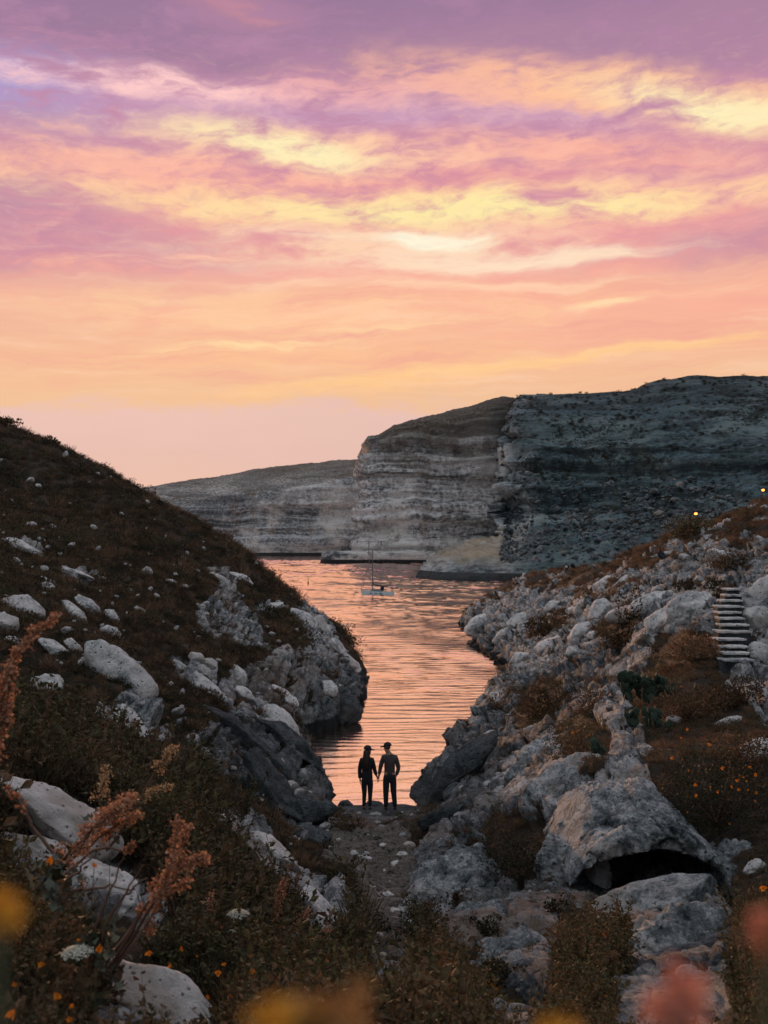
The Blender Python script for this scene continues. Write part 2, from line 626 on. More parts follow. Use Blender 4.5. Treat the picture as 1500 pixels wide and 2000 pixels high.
M['ground'] = ground_mat()
M['cliff_far'] = cliff_mat('far_cliff_rock', (0.05, 0.036, 0.022), (0.17, 0.11, 0.065), spot=(0.42, 0.42, 0.42))
M['cliff_mid'] = cliff_mat('headland_rock', (0.03, 0.022, 0.014), (0.12, 0.08, 0.05), spot=(0.66, 0.64, 0.62), top=0.9, zlo=38.0, zhi=60.0)
M['cliff_dark'] = cliff_mat('dark_hillside_rock', (0.008, 0.012, 0.013), (0.030, 0.036, 0.034), spot=(0.34, 0.38, 0.39), dk=1.0, top=0.3)


def water_mat():
    m = bpy.data.materials.new('sea_water')
    m.use_nodes = True
    m.node_tree.nodes.clear()
    t = NT(m.node_tree)
    out = t.node('ShaderNodeOutputMaterial')
    geo = t.node('ShaderNodeNewGeometry')
    pos = geo.outputs['Position']
    x, y, z = t.sep(pos)
    # fine capillary ripples on top of the modelled waves; beyond the bay the bump carries the waves too
    p1 = t.comb(x * 0.42 + y * 0.05, y, 0.0)
    w3 = t.noise(p1, 3.6, 4, 0.65)
    w1 = t.noise(p1, 1.0, 3, 0.6, 0.6)
    nrm = t.bump(w3 * 0.30 + w1 * 0.35, 1.0, 0.05)
    gl = t.node('ShaderNodeBsdfGlossy')
    gl.inputs['Color'].default_value = (1.0, 0.80, 0.74, 1)
    gl.distribution = 'MULTI_GGX'
    gl.inputs['Roughness'].default_value = 0.07
    t.put(gl.inputs['Normal'], nrm)
    df = t.node('ShaderNodeBsdfPrincipled')
    df.inputs['Base Color'].default_value = (0.045, 0.05, 0.05, 1)
    df.inputs['Roughness'].default_value = 0.3
    fr = t.node('ShaderNodeFresnel')
    fr.inputs['IOR'].default_value = 2.6
    t.put(fr.inputs['Normal'], nrm)
    mx = t.node('ShaderNodeMixShader')
    f = S(t, fr.outputs[0])
    t.put(mx.inputs[0], t.math('MINIMUM', f * 0.3 + 0.95, 1.0))
    m.node_tree.links.new(df.outputs[0], mx.inputs[1])
    m.node_tree.links.new(gl.outputs[0], mx.inputs[2])
    m.node_tree.links.new(mx.outputs[0], out.inputs['Surface'])
    return m


M['water'] = water_mat()

# ---------------------------------------------------------------- the near ground: both banks and the gully, one sheet
CP = []          # (X, Y, z)
for px, py, Y in [
    # gully
    (750, 1990, 4.6), (740, 1900, 8), (740, 1800, 12), (730, 1720, 17), (720, 1650, 23), (722, 1632, 25.3), (735, 1618, 26.8), (690, 1618, 26.2), (780, 1618, 26.2),
    # near left
    (0, 2000, 3.2), (300, 1980, 4.6), (450, 1985, 5), (600, 1950, 6.5), (150, 1640, 6.8), (0, 1560, 6.8), (280, 1760, 6.2),
    (430, 1605, 12), (560, 1710, 13.5), (640, 1800, 12), (600, 1632, 22), (636, 1612, 25), (450, 1450, 25), (550, 1540, 24.5),
    (100, 1450, 14), (250, 1310, 22), (80, 1340, 20), (40, 1190, 28), (0, 1060, 42), (250, 1150, 45), (430, 1240, 45), (200, 1050, 62),
    (600, 1330, 53), (560, 1400, 43), (500, 1350, 42), (380, 1360, 31), (600, 1500, 34),
    # left waterline
    (610, 1434, 50.2), (700, 1400, 55.3), (708, 1365, 61.6), (713, 1330, 69.6), (628, 1548, 38.5), (597, 1478, 45),
    # left ridge
    (712, 1312, 74.6), (688, 1280, 79), (632, 1216, 84), (570, 1156, 89), (472, 1097, 95), (372, 1032, 100), (264, 972, 105), (144, 905, 108), (24, 852, 110), (-120, 796, 112),
    (100, 1000, 75), (0, 900, 90), (300, 1050, 72), (450, 1130, 75), (550, 1180, 78), (630, 1275, 70),
    # right waterline
    (903, 1216, 120.5), (925, 1263, 92.6), (990, 1306, 76.4), (1003, 1324, 71.2), (932, 1400, 55.3), (862, 1470, 45.8), (802, 1545, 38.7), (834, 1578, 36.3),
    # right bank
    (900, 1500, 40), (1000, 1430, 44), (1100, 1400, 40), (1150, 1450, 30), (1000, 1545, 26), (900, 1580, 28), (880, 1610, 24), (850, 1650, 21),
    (900, 1740, 15), (835, 1770, 14), (900, 1850, 10), (1000, 1780, 12), (1000, 1900, 8), (1200, 1900, 7.5), (1400, 1900, 7), (1000, 2000, 5), (1400, 2000, 4.6),
    (1150, 1510, 16.5), (1300, 1520, 16), (1000, 1545, 19.5), (1010, 1640, 16.5), (1100, 1715, 14), (1150, 1765, 13), (1400, 1735, 13), (1480, 1640, 14),
    (1100, 1445, 22), (1226, 1472, 18.6), (1190, 1440, 21), (1250, 1850, 9.5), (1440, 1262, 27.4), (1440, 1310, 26), (1440, 1168, 30.6), (1500, 1360, 22), (1300, 1350, 26), (1200, 1310, 36), (1100, 1335, 45),
    (1050, 1250, 70), (1000, 1185, 95), (1150, 1200, 60), (1300, 1180, 45), (1400, 1150, 38), (1350, 1100, 52), (1500, 1110, 40),
    (1500, 992, 90), (1430, 1022, 90), (1330, 1052, 95), (1250, 1086, 100), (1180, 1106, 108), (1080, 1117, 118), (1000, 1137, 122), (940, 1175, 122),
    (1500, 1200, 29),
]:
    CP.append(P(px, py, Y))
CP += [(-1.25, 33, -.6), (-1.55, 34.5, -.5), (-0.9, 31, -.8), (-1.65, 36.5, -.6), (-1.0, 29.6, .2), P(735, 1330, 82), P(728, 1300, 86), P(716, 1290, 90), P(690, 1275, 95), (2.9, 14.9, 4.75), (3.8, 14.9, 4.85), (0, 0, 7.75), (-3, -2, 8.4), (3, -2, 8.2), (-6, 1, 9.0), (6, 1, 8.4), (-5, 6, 8.3), (4, 6, 7.6), (-11, 12, 9.0), (11, 12, 8.2),
       (-22, 25, 12), (20, 20, 9.8), (-40, 45, 17), (-60, 80, 25), (-90, 110, 33), (32, 45, 12), (60, 80, 17), (90, 120, 22),
       (0.0, 28.6, 0.6), (0.2, 31, -1.0), (0, 40, -2.5), (1, 55, -3), (4, 75, -3), (3, 100, -4), (0, 130, -5), (10, 150, -5),
       (-8, 130, -5), (-20, 135, -4), (-30, 150, -4), (-50, 150, -2), (-80, 160, 0), (-5, 105, -4), (-14, 118, -2), (-28, 124, 4), (-42, 130, 10),
       (-15, 220, -6), (20, 220, -6), (60, 215, -2), (30, 150, 0.5), (21, 140, -2), (42, 130, 7.5), (52, 170, 8), (50, 140, 10), (90, 170, 16), (70, 240, 2), (120, 240, 12), (-80, 240, -6)]
CP = np.array(CP, dtype=np.float64)
OFF = 4.0


def _uv(X, Y):
    return np.stack([X / (Y + OFF) * 1.6, np.log(Y + OFF)], -1)


_cu = _uv(CP[:, 0], CP[:, 1])


def _tps(r2):
    return 0.5 * r2 * np.log(r2 + 1e-12)


_n = len(CP)
_K = _tps(((_cu[:, None] - _cu[None]) ** 2).sum(-1)) + np.eye(_n) * 2e-4
_Pm = np.hstack([np.ones((_n, 1)), _cu])
_A = np.block([[_K, _Pm], [_Pm.T, np.zeros((3, 3))]])
_w = np.linalg.solve(_A, np.concatenate([CP[:, 2], np.zeros(3)]))


def base_z(X, Y):
    X = np.atleast_1d(np.asarray(X, dtype=np.float64)).ravel()
    Y = np.atleast_1d(np.asarray(Y, dtype=np.float64)).ravel()
    out = np.empty(len(X))
    for s in range(0, len(X), 40000):
        u = _uv(X[s:s + 40000], Y[s:s + 40000])
        k = _tps(((u[:, None] - _cu[None]) ** 2).sum(-1))
        out[s:s + 40000] = k @ _w[:_n] + _w[_n] + u @ _w[_n + 1:]
    # low sea cliffs: the last metre drops steeply
    out = out + 0.75 * sstep(out, -0.05, 0.35) * sstep(out, 4.0, 0.3)
    return out


def hit(px, py, y0=1.5, y1=200.0, gz=base_z):
    """where the line of sight of a pixel first meets the near ground"""
    Ys = np.exp(np.linspace(math.log(y0), math.log(y1), 700))
    X = (px - 750.0) / FPX * Ys
    Z = CAM_H + (HOR - py) / FPX * Ys
    d = Z - gz(X, Ys)
    k = np.argmax(d < 0)
    if d[k] >= 0:
        k = np.argmin(d)
    return float(X[k]), float(Ys[k]), float(gz(X[k], Ys[k])[0])

# ---- what grows where (outlines on the ground, found by their line of sight)
ROCK_LEFT = [
    [(600, 1430), (730, 1420), (730, 1610), (610, 1610)],
    [(0, 1515), (60, 1530), (150, 1570), (230, 1640), (300, 1700), (340, 1760), (240, 1830), (130, 1800), (100, 1730), (0, 1690)],
    [(170, 1890), (230, 1860), (330, 1910), (480, 2000), (180, 2000)],
    [(390, 1575), (440, 1580), (500, 1625), (560, 1660), (640, 1720), (690, 1790), (690, 1860), (640, 1840), (580, 1800), (560, 1730), (480, 1650)],
    [(370, 1205), (390, 1190), (430, 1140), (470, 1165), (490, 1200), (540, 1270), (500, 1262), (450, 1255), (400, 1235)],
    [(480, 1195), (540, 1165), (570, 1185), (530, 1205)],
    [(575, 1175), (620, 1180), (665, 1250), (690, 1290), (720, 1320), (700, 1420), (600, 1430), (560, 1370), (505, 1300), (550, 1262), (600, 1270)],
    [(400, 1110), (440, 1105), (480, 1130), (440, 1150)], [(420, 1330), (500, 1290), (540, 1360), (600, 1440), (640, 1540), (640, 1620), (600, 1650), (520, 1560), (380, 1470), (370, 1430), (450, 1400)],
    [(330, 1270), (400, 1290), (440, 1350), (360, 1330)],
    [(0, 1040), (70, 1060), (90, 1090), (40, 1080)], [(120, 1110), (190, 1130), (180, 1145), (120, 1125)],
    [(180, 1380), (290, 1330), (330, 1440), (260, 1470)],
]
VEG_RIGHT = [
    [(930, 1180), (1000, 1120), (1080, 1095), (1180, 1080), (1330, 1030), (1510, 970), (1510, 1075), (1410, 1070), (1380, 1050), (1330, 1085), (1290, 1105), (1210, 1120), (1120, 1150), (1010, 1150)],
    [(1090, 1165), (1200, 1130), (1260, 1140), (1180, 1175)], [(1330, 1135), (1390, 1120), (1400, 1140), (1340, 1150)],
    [(1040, 1215), (1110, 1195), (1100, 1235), (1030, 1250)],
    [(1150, 1240), (1210, 1180), (1240, 1190), (1215, 1260)],
    [(1228, 1345), (1265, 1285), (1300, 1235), (1410, 1240), (1415, 1300), (1420, 1345), (1510, 1410), (1510, 1660), (1360, 1640), (1285, 1570), (1265, 1480), (1245, 1410)],
    [(945, 1640), (960, 1590), (1090, 1620), (1110, 1690), (1080, 1725), (1000, 1715)],
    [(1080, 1420), (1140, 1380), (1190, 1430), (1180, 1490), (1120, 1500)],
    [(1000, 1400), (1050, 1330), (1110, 1310), (1100, 1370), (1060, 1420), (1010, 1430)],
    [(1095, 1800), (1180, 1765), (1230, 1790), (1220, 1860), (1190, 1960), (1190, 2010), (1070, 2010), (1085, 1900)],
    [(800, 1780), (850, 1775), (880, 1830), (960, 1920), (930, 2010), (800, 2010), (810, 1850)],
    [(1420, 1650), (1510, 1660), (1510, 2010), (1400, 2010), (1440, 1800)], [(1250, 1540), (1300, 1550), (1290, 1600), (1250, 1590)],
]
GRAVEL = [(650, 1625), (790, 1622), (805, 1660), (800, 1740), (780, 1800), (850, 1890), (820, 1930), (760, 1870), (700, 1800), (675, 1730), (630, 1670)]
DARK = [[(590, 1560), (860, 1560), (880, 1622), (800, 1628), (640, 1632), (590, 1660)], [(360, 1430), (440, 1390), (520, 1400), (600, 1440), (650, 1540), (690, 1580), (840, 1575), (790, 1520), (860, 1430), (940, 1400), (900, 1520), (900, 1600), (800, 1612), (640, 1612), (600, 1660), (530, 1600), (420, 1530)],  # darker rock zones: gully shade and algae both put into the colour
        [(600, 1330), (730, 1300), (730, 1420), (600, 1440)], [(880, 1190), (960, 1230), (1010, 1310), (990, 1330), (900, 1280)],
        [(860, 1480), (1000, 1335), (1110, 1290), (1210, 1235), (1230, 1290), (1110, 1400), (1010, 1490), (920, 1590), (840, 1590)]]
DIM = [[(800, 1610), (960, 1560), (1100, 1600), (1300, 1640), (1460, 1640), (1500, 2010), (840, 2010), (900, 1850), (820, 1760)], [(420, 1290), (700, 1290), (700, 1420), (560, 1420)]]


def poly_mask(px, py, polys):
    m = np.zeros(len(px), bool)
    for q in polys:
        m |= in_poly(px, py, q)
    return m


def masks(X, Y, Z, jit):
    """veg, gravel, dark, per ground point"""
    Ys = np.maximum(Y, 1.0)
    px = 750 + X / Ys * FPX + jit[0]
    py = HOR + (CAM_H - Z) / Ys * FPX + jit[1]
    left = X < np.interp(Y, [0, 6, 14, 25, 40, 75, 130], [0.2, -0.1, -0.35, -0.6, -0.4, 2, 3])
    veg = np.where(left, ~poly_mask(px, py, ROCK_LEFT), poly_mask(px, py, VEG_RIGHT))
    grav = poly_mask(px, py, [GRAVEL])
    veg = veg & ~grav
    # bare ledges show through the dry grass of the right bank and, less, through the scrub of the left
    q = np.stack([X * 0.9, Y * 0.35, Z * 1.4], 1)
    bare = fbm(q, 4, 81, 0.6)
    veg = veg & ~(~left & (py < 1240) & (Y > 34) & (bare > 0.10)) & ~(left & (Y > 20) & (py > 1060) & (bare > 0.56))
    veg = veg | (Y < 4.2) | ((X > 0) & (Y > 124))
    offr = (px > 1520) | (px < -20)
    veg = np.where(offr, fbm(np.stack([X, Y, Z], 1) * 0.12, 3, 77) > -0.15, veg)
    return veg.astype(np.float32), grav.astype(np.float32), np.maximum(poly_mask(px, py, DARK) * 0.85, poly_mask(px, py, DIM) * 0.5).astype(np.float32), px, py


def make_ground():
    us = np.concatenate([np.linspace(-1.0, -0.46, 50)[:-1], np.linspace(-0.46, 0.46, 860), np.linspace(0.46, 1.0, 50)[1:]])
    ts = np.concatenate([np.exp(np.linspace(math.log(1.6), math.log(34 + OFF), 470))[:-1], np.exp(np.linspace(math.log(34 + OFF), math.log(130 + OFF), 250))[:-1],
                         np.exp(np.linspace(math.log(130 + OFF), math.log(260 + OFF), 30))])
    nr, nc = len(ts), len(us)
    T, U = np.meshgrid(ts, us, indexing='ij')
    X = (U * T).ravel()
    Y = (T - OFF).ravel()
    # smooth base on a coarser grid, then bilinear, for speed
    Zc = base_z(X.reshape(nr, nc)[::2, ::2].ravel(), Y.reshape(nr, nc)[::2, ::2].ravel()).reshape(len(ts[::2]), len(us[::2]))
    Zr = np.stack([np.interp(np.arange(nr), np.arange(0, nr, 2), Zc[:, k]) for k in range(Zc.shape[1])], 1)
    Z = np.stack([np.interp(np.arange(nc), np.arange(0, nc, 2), Zr[k]) for k in range(nr)], 0).ravel()
    V = np.stack([X, Y, Z], 1)
    N = -grid_normals(V, nr, nc)
    N *= np.sign(N[:, 2:3] + 1e-6)
    Yc = np.maximum(Y, 2.0)
    j = np.stack([fbm(V * np.array([1.3, 1.3, 1.3]), 4, 5), fbm(V * 1.3 + 40, 4, 6)])
    jit = j * (160.0 / np.sqrt(Yc)) * 0.55
    veg, grav, dark, px, py = masks(X, Y, Z, jit)
    # soften masks a little
    def soft(a, k=1):
        g = a.reshape(nr, nc)
        for _ in range(k):
            g = (np.roll(g, 1, 0) + np.roll(g, -1, 0) + np.roll(g, 1, 1) + np.roll(g, -1, 1) + g * 2) / 6
        return g.ravel()
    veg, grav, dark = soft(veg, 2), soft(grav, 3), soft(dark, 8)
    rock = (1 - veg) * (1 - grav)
    # bedding dips towards the viewer's right on the left bank: stretch the rock cells along the slope
    xmid = np.interp(Y, [0, 6, 14, 25, 40, 75, 130], [0.2, -0.1, -0.35, -0.6, -0.4, 2, 3])
    far = sstep(Y, 35, 70)
    Q = V * np.array([1.0, 0.62, 1.25])
    w1, w1b = worley(Q * 0.42, 11)
    # slabs dip towards the water on both banks: rotate the cells with the slope
    sl = np.where(X < xmid, -1.0, 1.0)
    QA = np.stack([(V[:, 0] * 0.80 - sl * V[:, 2] * 0.6) * 0.55, V[:, 1] * 0.42, (V[:, 2] * 0.80 + sl * V[:, 0] * 0.6) * 1.35], 1)
    b2, e2 = blocks((QA + 0.22 * j[0][:, None]) * (0.72 + 0.35 * far)[:, None], 21)
    b3, e3 = blocks((QA + 0.12 * j[1][:, None]) * 2.6, 31)
    fine = fbm(V * 2.6, 5, 41, 0.66)
    ridge = fbm(V * 1.6, 5, 51, 0.6, ridged=True)
    e2w = e2 + 0.10 * fine
    d_rock = (0.45 * (0.55 - w1) + 0.30 * b2 + 0.05 * b3 + 0.12 * fine + 0.10 * ridge - 0.40 * sstep(e2w, 0.13, 0.0) - 0.07 * sstep(e3, 0.12, 0.0))
    # soil and small plants fill the wider joints
    veg = np.maximum(veg, (1 - grav) * sstep(e2w, 0.085, 0.035) * (j[0] > -0.12))
    fs = 0.45 + 0.55 * sstep(Y, 6, 20) + 0.5 * far
    d_veg = 0.10 * fine + 0.16 * fbm(V * 0.5, 3, 61) + far * 0.55 * fbm(V * 0.14, 3, 62)
    d_grav = 0.05 * fine + 0.05 * b3 + 0.10 * fbm(V * 0.35, 3, 71)
    d = rock * d_rock * fs + veg * (d_veg - 0.02) * fs + grav * d_grav
    sea = sstep(Z, -1.5, 0.3)
    gap = sstep(np.abs(X + 0.1), 2.0, 1.1) * sstep(Y, 23.0, 24.5) * sstep(Y, 30.0, 28.5)
    d = d * (1 - 0.9 * gap)
    V = V + N * (d * sea)[:, None]
    # the cutting in which the stairs climb
    zs = np.interp(Y, [25.9, 26.3, 31.0, 32.5], [6.2, 6.2, 7.85, 8.1]) - 0.30
    side = sstep(np.abs(X - np.interp(Y, [26.3, 31.0], [9.17, 10.62])), 1.15, 0.66) * sstep(Y, 25.6, 26.2) * sstep(Y, 32.6, 31.4)
    V[:, 2] = V[:, 2] * (1 - side) + np.minimum(V[:, 2], zs) * side
    o = mesh_obj('hillside_ground', V, grid_faces(nr, nc), M['ground'], smooth=True)
    set_attr(o, 'veg', veg)
    set_attr(o, 'gravel', grav)
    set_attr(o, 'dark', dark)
    set_attr(o, 'wet', sstep(V[:, 2], 1.0, 0.25) * (Y > 26))
    wm = fbm(V * 0.35, 3, 91)
    set_attr(o, 'warm', sstep(wm, 0.1, 0.5) * 0.6 * rock)
    tag(o, kind='structure')
    return o, V.reshape(nr, nc, 3), veg.reshape(nr, nc), rock.reshape(nr, nc), grav.reshape(nr, nc), px.reshape(nr, nc), py.reshape(nr, nc)


ground, GV, GVEG, GROCK, GGRAV, GPX, GPY = make_ground()
GNORM = -grid_normals(GV.reshape(-1, 3), GV.shape[0], GV.shape[1]).reshape(GV.shape)
GNORM *= np.sign(GNORM[:, :, 2:3] + 1e-6)
from mathutils.bvhtree import BVHTree
_cs = GV[::2, ::2]
_bvh = BVHTree.FromPolygons([tuple(v) for v in _cs.reshape(-1, 3).tolist()], grid_faces(_cs.shape[0], _cs.shape[1]).tolist())


def seen(px, py):
    """point of the built ground on a line of sight, and its normal"""
    d = Vector(((px - 750) / FPX, 1.0, (HOR - py) / FPX)).normalized()
    loc, nor, idx, dist = _bvh.ray_cast(Vector((0, 0, CAM_H)), d)
    if loc is None:
        x, y, z = hit(px, py)
        return Vector((x, y, z)), Vector((0, 0, 1))
    if nor.z < 0:
        nor = -nor
    return loc, nor


def ground_z(x, y):
    loc, nor, idx, dist = _bvh.ray_cast(Vector((x, y, 80)), Vector((0, 0, -1)))
    return loc.z if loc else float(base_z(x, y)[0])


# ---------------------------------------------------------------- sea
def make_sea():
    """one sheet: ripples shaped to face the viewer and mirror bright sky (long backs, steep fronts); flat far out"""
    k6 = 6.0
    ys = list(np.arange(22, 120, 1.1 / k6))
    while ys[-1] < 520:
        ys.append(ys[-1] + ys[-1] / 109.0 / k6)
    ys = np.concatenate([ys, np.exp(np.linspace(math.log(540), math.log(6000), 24))])
    xs = np.concatenate([-np.exp(np.linspace(math.log(2500), math.log(66), 18)), np.arange(-64, 64.1, 0.85), np.exp(np.linspace(math.log(66), math.log(2500), 18))])
    Yg, Xg = np.meshgrid(ys, xs, indexing='ij')
    x, y = Xg.ravel(), Yg.ravel()
    z0 = np.zeros(len(x))
    lam = np.where(y < 120, 1.1, y / 109.0)
    ph = np.where(y < 120, (y - 22) / 1.1, (120 - 22) / 1.1 + 109.0 * np.log(np.maximum(y, 120) / 120.0))
    ph = ph + 2.6 * vnoise(np.stack([x * .13 + .05 * y, ph * .10, z0], 1), 401) + 1.0 * vnoise(np.stack([x * .5, ph * .45, z0 + 5], 1), 402)
    fr = ph - np.floor(ph)
    prof = np.where(fr < 0.84, fr / 0.84, (1 - fr) / 0.16)
    amp = np.clip(0.9 + 0.9 * fbm(np.stack([x * .11, ph * .16, z0], 1), 4, 405), 0.12, 1.8)
    slope = np.interp(y, [22, 36, 50, 75, 130, 230, 400], [.020, .034, .050, .075, .115, .16, .21])
    z = slope * lam * 0.84 * amp * prof * (y < 530) * (np.abs(x) < 66)
    o = mesh_obj('water', np.stack([x, y, z], 1), grid_faces(len(ys), len(xs)), M['water'], smooth=False)
    tag(o, kind='structure')


make_sea()


# ---------------------------------------------------------------- far cliffs (lofted through profiles, water's edge to plateau)
def loft(name, profiles, nu, nv, mat, disp, kind='structure', plateau=160.0, drop=0.0, lichen=lambda V: np.zeros(len(V))):
    prof = [[P(*q) for q in pr] for pr in profiles]
    for pr in prof:
        x, y, z = pr[-1]
        k = y / (y + plateau)
        pr.append((x / k, y + plateau, z - drop))
        pr.insert(0, (pr[0][0], pr[0][1] - 1.0, -4.0))
    A = np.array(prof)                       # (ncol, k, 3)
    # resample along each profile by length, all alike
    def cr(A, n, axis):
        A = np.moveaxis(A, axis, 0)
        k = len(A)
        seg = np.linalg.norm(np.diff(A, axis=0).reshape(k - 1, -1), axis=1) ** 0.85
        t = np.concatenate([[0], np.cumsum(seg)])
        tt = np.linspace(0, t[-1], n)
        i = np.clip(np.searchsorted(t, tt, side='right') - 1, 0, k - 2)
        f = ((tt - t[i]) / (t[i + 1] - t[i])).reshape((-1,) + (1,) * (A.ndim - 1))
        p0, p1, p2, p3 = A[np.maximum(i - 1, 0)], A[i], A[i + 1], A[np.minimum(i + 2, k - 1)]
        m1 = (p2 - p0) * 0.35
        m2 = (p3 - p1) * 0.35
        h = (2 * f ** 3 - 3 * f ** 2 + 1) * p1 + (f ** 3 - 2 * f ** 2 + f) * m1 + (-2 * f ** 3 + 3 * f ** 2) * p2 + (f ** 3 - f ** 2) * m2
        return np.moveaxis(h, 0, axis)
    A = cr(A, nu, 0)
    A = cr(A, nv, 1)                         # (nu, nv, 3)
    G = np.ascontiguousarray(np.swapaxes(A, 0, 1))   # rows = up
    V = G.reshape(-1, 3)
    N = grid_normals(V, nv, nu)
    N *= np.sign(-N[:, 1:2] * 0.5 + N[:, 2:3] * 0.5 + 1e-6)
    d, veg, warm = disp(V, N)
    V2 = V + N * (d * sstep(V[:, 2], -3, 1.0))[:, None]
    o = mesh_obj(name, V2, grid_faces(nv, nu), mat, smooth=True)
    set_attr(o, 'veg', veg)
    set_attr(o, 'warm', warm)
    set_attr(o, 'lichen', lichen(V2))
    set_attr(o, 'wet', sstep(V2[:, 2], 3.0, 1.2))
    tag(o, kind=kind)
    return o


def strata(V, amp=2.2, bed=4.6, seed=3):
    """ledge profile: hard beds stand out, soft beds are cut back"""
    w = V[:, 2] + 3.0 * fbm(V * 0.018, 3, seed) + 0.9 * fbm(V * 0.07, 3, seed + 5)
    a = vnoise(np.stack([w / bed, V[:, 0] * 0.006, V[:, 1] * 0.006], 1), seed + 9)
    b = vnoise(np.stack([w / (bed * 0.36), V[:, 0] * 0.012, V[:, 1] * 0.012], 1), seed + 10)
    return amp * (sstep(a, -0.25, 0.15) - 0.5) + amp * 0.42 * (sstep(b, -0.2, 0.2) - 0.5)


def disp_far(V, N):
    steep = sstep(N[:, 2], 1.0, 0.5)
    f = fbm(V * 0.05, 5, 7, 0.6)
    butt = fbm(V * np.array([0.022, 0.022, 0.004]), 3, 8, 0.5, ridged=True)
    d = steep * (strata(V, 4.2, 6.5, 13) + 5.5 * butt) + 2.2 * f + 0.7 * fbm(V * 0.3, 3, 9, 0.6)
    veg = 0.50 * sstep(N[:, 2] + 0.40 * f + 0.25 * sstep(V[:, 2], 40, 64), 0.45, 0.85)
    return d, veg, np.zeros(len(V))


def disp_mid(V, N):
    steep = sstep(N[:, 2], 1.0, 0.55)
    f = fbm(V * 0.06, 5, 27, 0.6)
    butt = fbm(V * np.array([0.03, 0.03, 0.006]), 3, 28, 0.5, ridged=True)
    d = steep * (strata(V, 2.6, 5.0, 33) + 3.4 * butt) + 1.4 * f + 0.5 * fbm(V * 0.4, 3, 29, 0.6)
    veg = 0.5 * sstep(N[:, 2] + 0.35 * f + 0.2 * sstep(V[:, 2], 46, 60), 0.55, 0.95)
    return d, veg, np.zeros(len(V))


def disp_dark(V, N):
    f = fbm(V * 0.05, 5, 47, 0.6)
    w1, w1b = worley(V * np.array([0.10, 0.10, 0.22]), 48)
    w2, _ = worley(V * np.array([0.30, 0.30, 0.55]), 49)
    hi = sstep(V[:, 2], 13, 20)
    d = hi * (strata(V, 3.4, 4.2, 53) + 2.4 * (0.5 - w1) + 0.9 * (0.5 - w2)) + 1.4 * f * hi + (2.0 * (0.5 - w2) + 2.2 * fbm(V * 0.12, 4, 61, 0.6) + strata(V, 0.9, 1.8, 57)) * (1 - hi) * sstep(V[:, 2], 1.5, 5.0) + 0.5 * fbm(V * 0.5, 3, 59, 0.6)
    px = 750 + V[:, 0] / V[:, 1] * FPX
    veg = np.clip(0.32 + 0.55 * f + 0.35 * (w1 - 0.45) + 0.10 * sstep(V[:, 2], 40, 60), 0, 1) * np.maximum(sstep(V[:, 2], 11, 22), 0.9 * sstep(V[:, 2], 4, 9) * sstep(px, 1030, 1120)) * sstep(px, 940, 1010)
    d = d * (1 - 0.6 * sstep(V[:, 2], 52, 62))
    edge = sstep(px, 1060, 990) * hi * sstep(V[:, 2], 58, 48)
    d = d + edge * (2.6 * fbm(V * np.array([.05, .05, .10]), 4, 68, .6) + 1.6 * fbm(V * .22, 3, 69))
    warm = sstep(px, 1060, 940) * sstep(V[:, 2], 2.5, 6.0) * sstep(V[:, 2], 15.0, 11.0) * (0.75 + 0.6 * fbm(V * 0.08, 3, 66))  # glow of low sunlight on the toe, put into its rock colour
    return d, veg, np.clip(warm, 0, 1)


loft('far_cliff', [
    [(-260, 1086, 735), (-260, 1060, 737), (-260, 1035, 742), (-260, 1012, 790), (-260, 1004, 860)],
    [(60, 1086, 740), (60, 1050, 742), (60, 1010, 748), (60, 985, 790), (60, 976, 850)],
    [(230, 1086, 746), (230, 1040, 750), (230, 1000, 756), (232, 975, 790), (235, 961, 850)],
    [(330, 1085, 748), (330, 1040, 750), (330, 990, 756), (330, 960, 790), (332, 945, 850)],
    [(420, 1085, 754), (420, 1030, 757), (420, 975, 763), (421, 948, 800), (424, 932, 850)],
    [(520, 1085, 748), (520, 1020, 752), (520, 960, 758), (521, 934, 800), (524, 914, 850)],
    [(610, 1085, 752), (610, 1010, 756), (610, 950, 762), (611, 922, 800), (613, 905, 850)],
    [(680, 1085, 758), (680, 1010, 762), (680, 940, 768), (681, 914, 800), (683, 899, 850)],
    [(780, 1085, 758), (780, 1010, 762), (780, 940, 768), (781, 910, 800), (783, 893, 850)],
], 420, 260, M['cliff_far'], disp_far)

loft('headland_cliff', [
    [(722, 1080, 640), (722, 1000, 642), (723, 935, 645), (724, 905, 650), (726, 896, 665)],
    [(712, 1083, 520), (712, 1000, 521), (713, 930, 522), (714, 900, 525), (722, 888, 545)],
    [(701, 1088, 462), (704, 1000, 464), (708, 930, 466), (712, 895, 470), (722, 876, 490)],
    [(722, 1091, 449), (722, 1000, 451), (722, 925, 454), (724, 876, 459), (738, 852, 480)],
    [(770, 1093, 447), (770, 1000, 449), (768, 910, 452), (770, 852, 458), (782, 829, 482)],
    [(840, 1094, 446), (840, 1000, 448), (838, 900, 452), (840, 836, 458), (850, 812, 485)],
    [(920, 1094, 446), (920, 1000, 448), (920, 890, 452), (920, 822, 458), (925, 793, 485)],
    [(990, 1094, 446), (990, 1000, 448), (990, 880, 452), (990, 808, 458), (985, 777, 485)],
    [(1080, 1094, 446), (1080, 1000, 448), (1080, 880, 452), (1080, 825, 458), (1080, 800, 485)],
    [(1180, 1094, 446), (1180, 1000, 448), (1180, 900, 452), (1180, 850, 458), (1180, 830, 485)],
], 420, 300, M['cliff_mid'], disp_mid, lichen=lambda V: np.clip(sstep(750 + V[:, 0] / V[:, 1] * FPX + 60 * fbm(V * 0.07, 4, 131), 930, 1010), 0, 1) * 0.8)

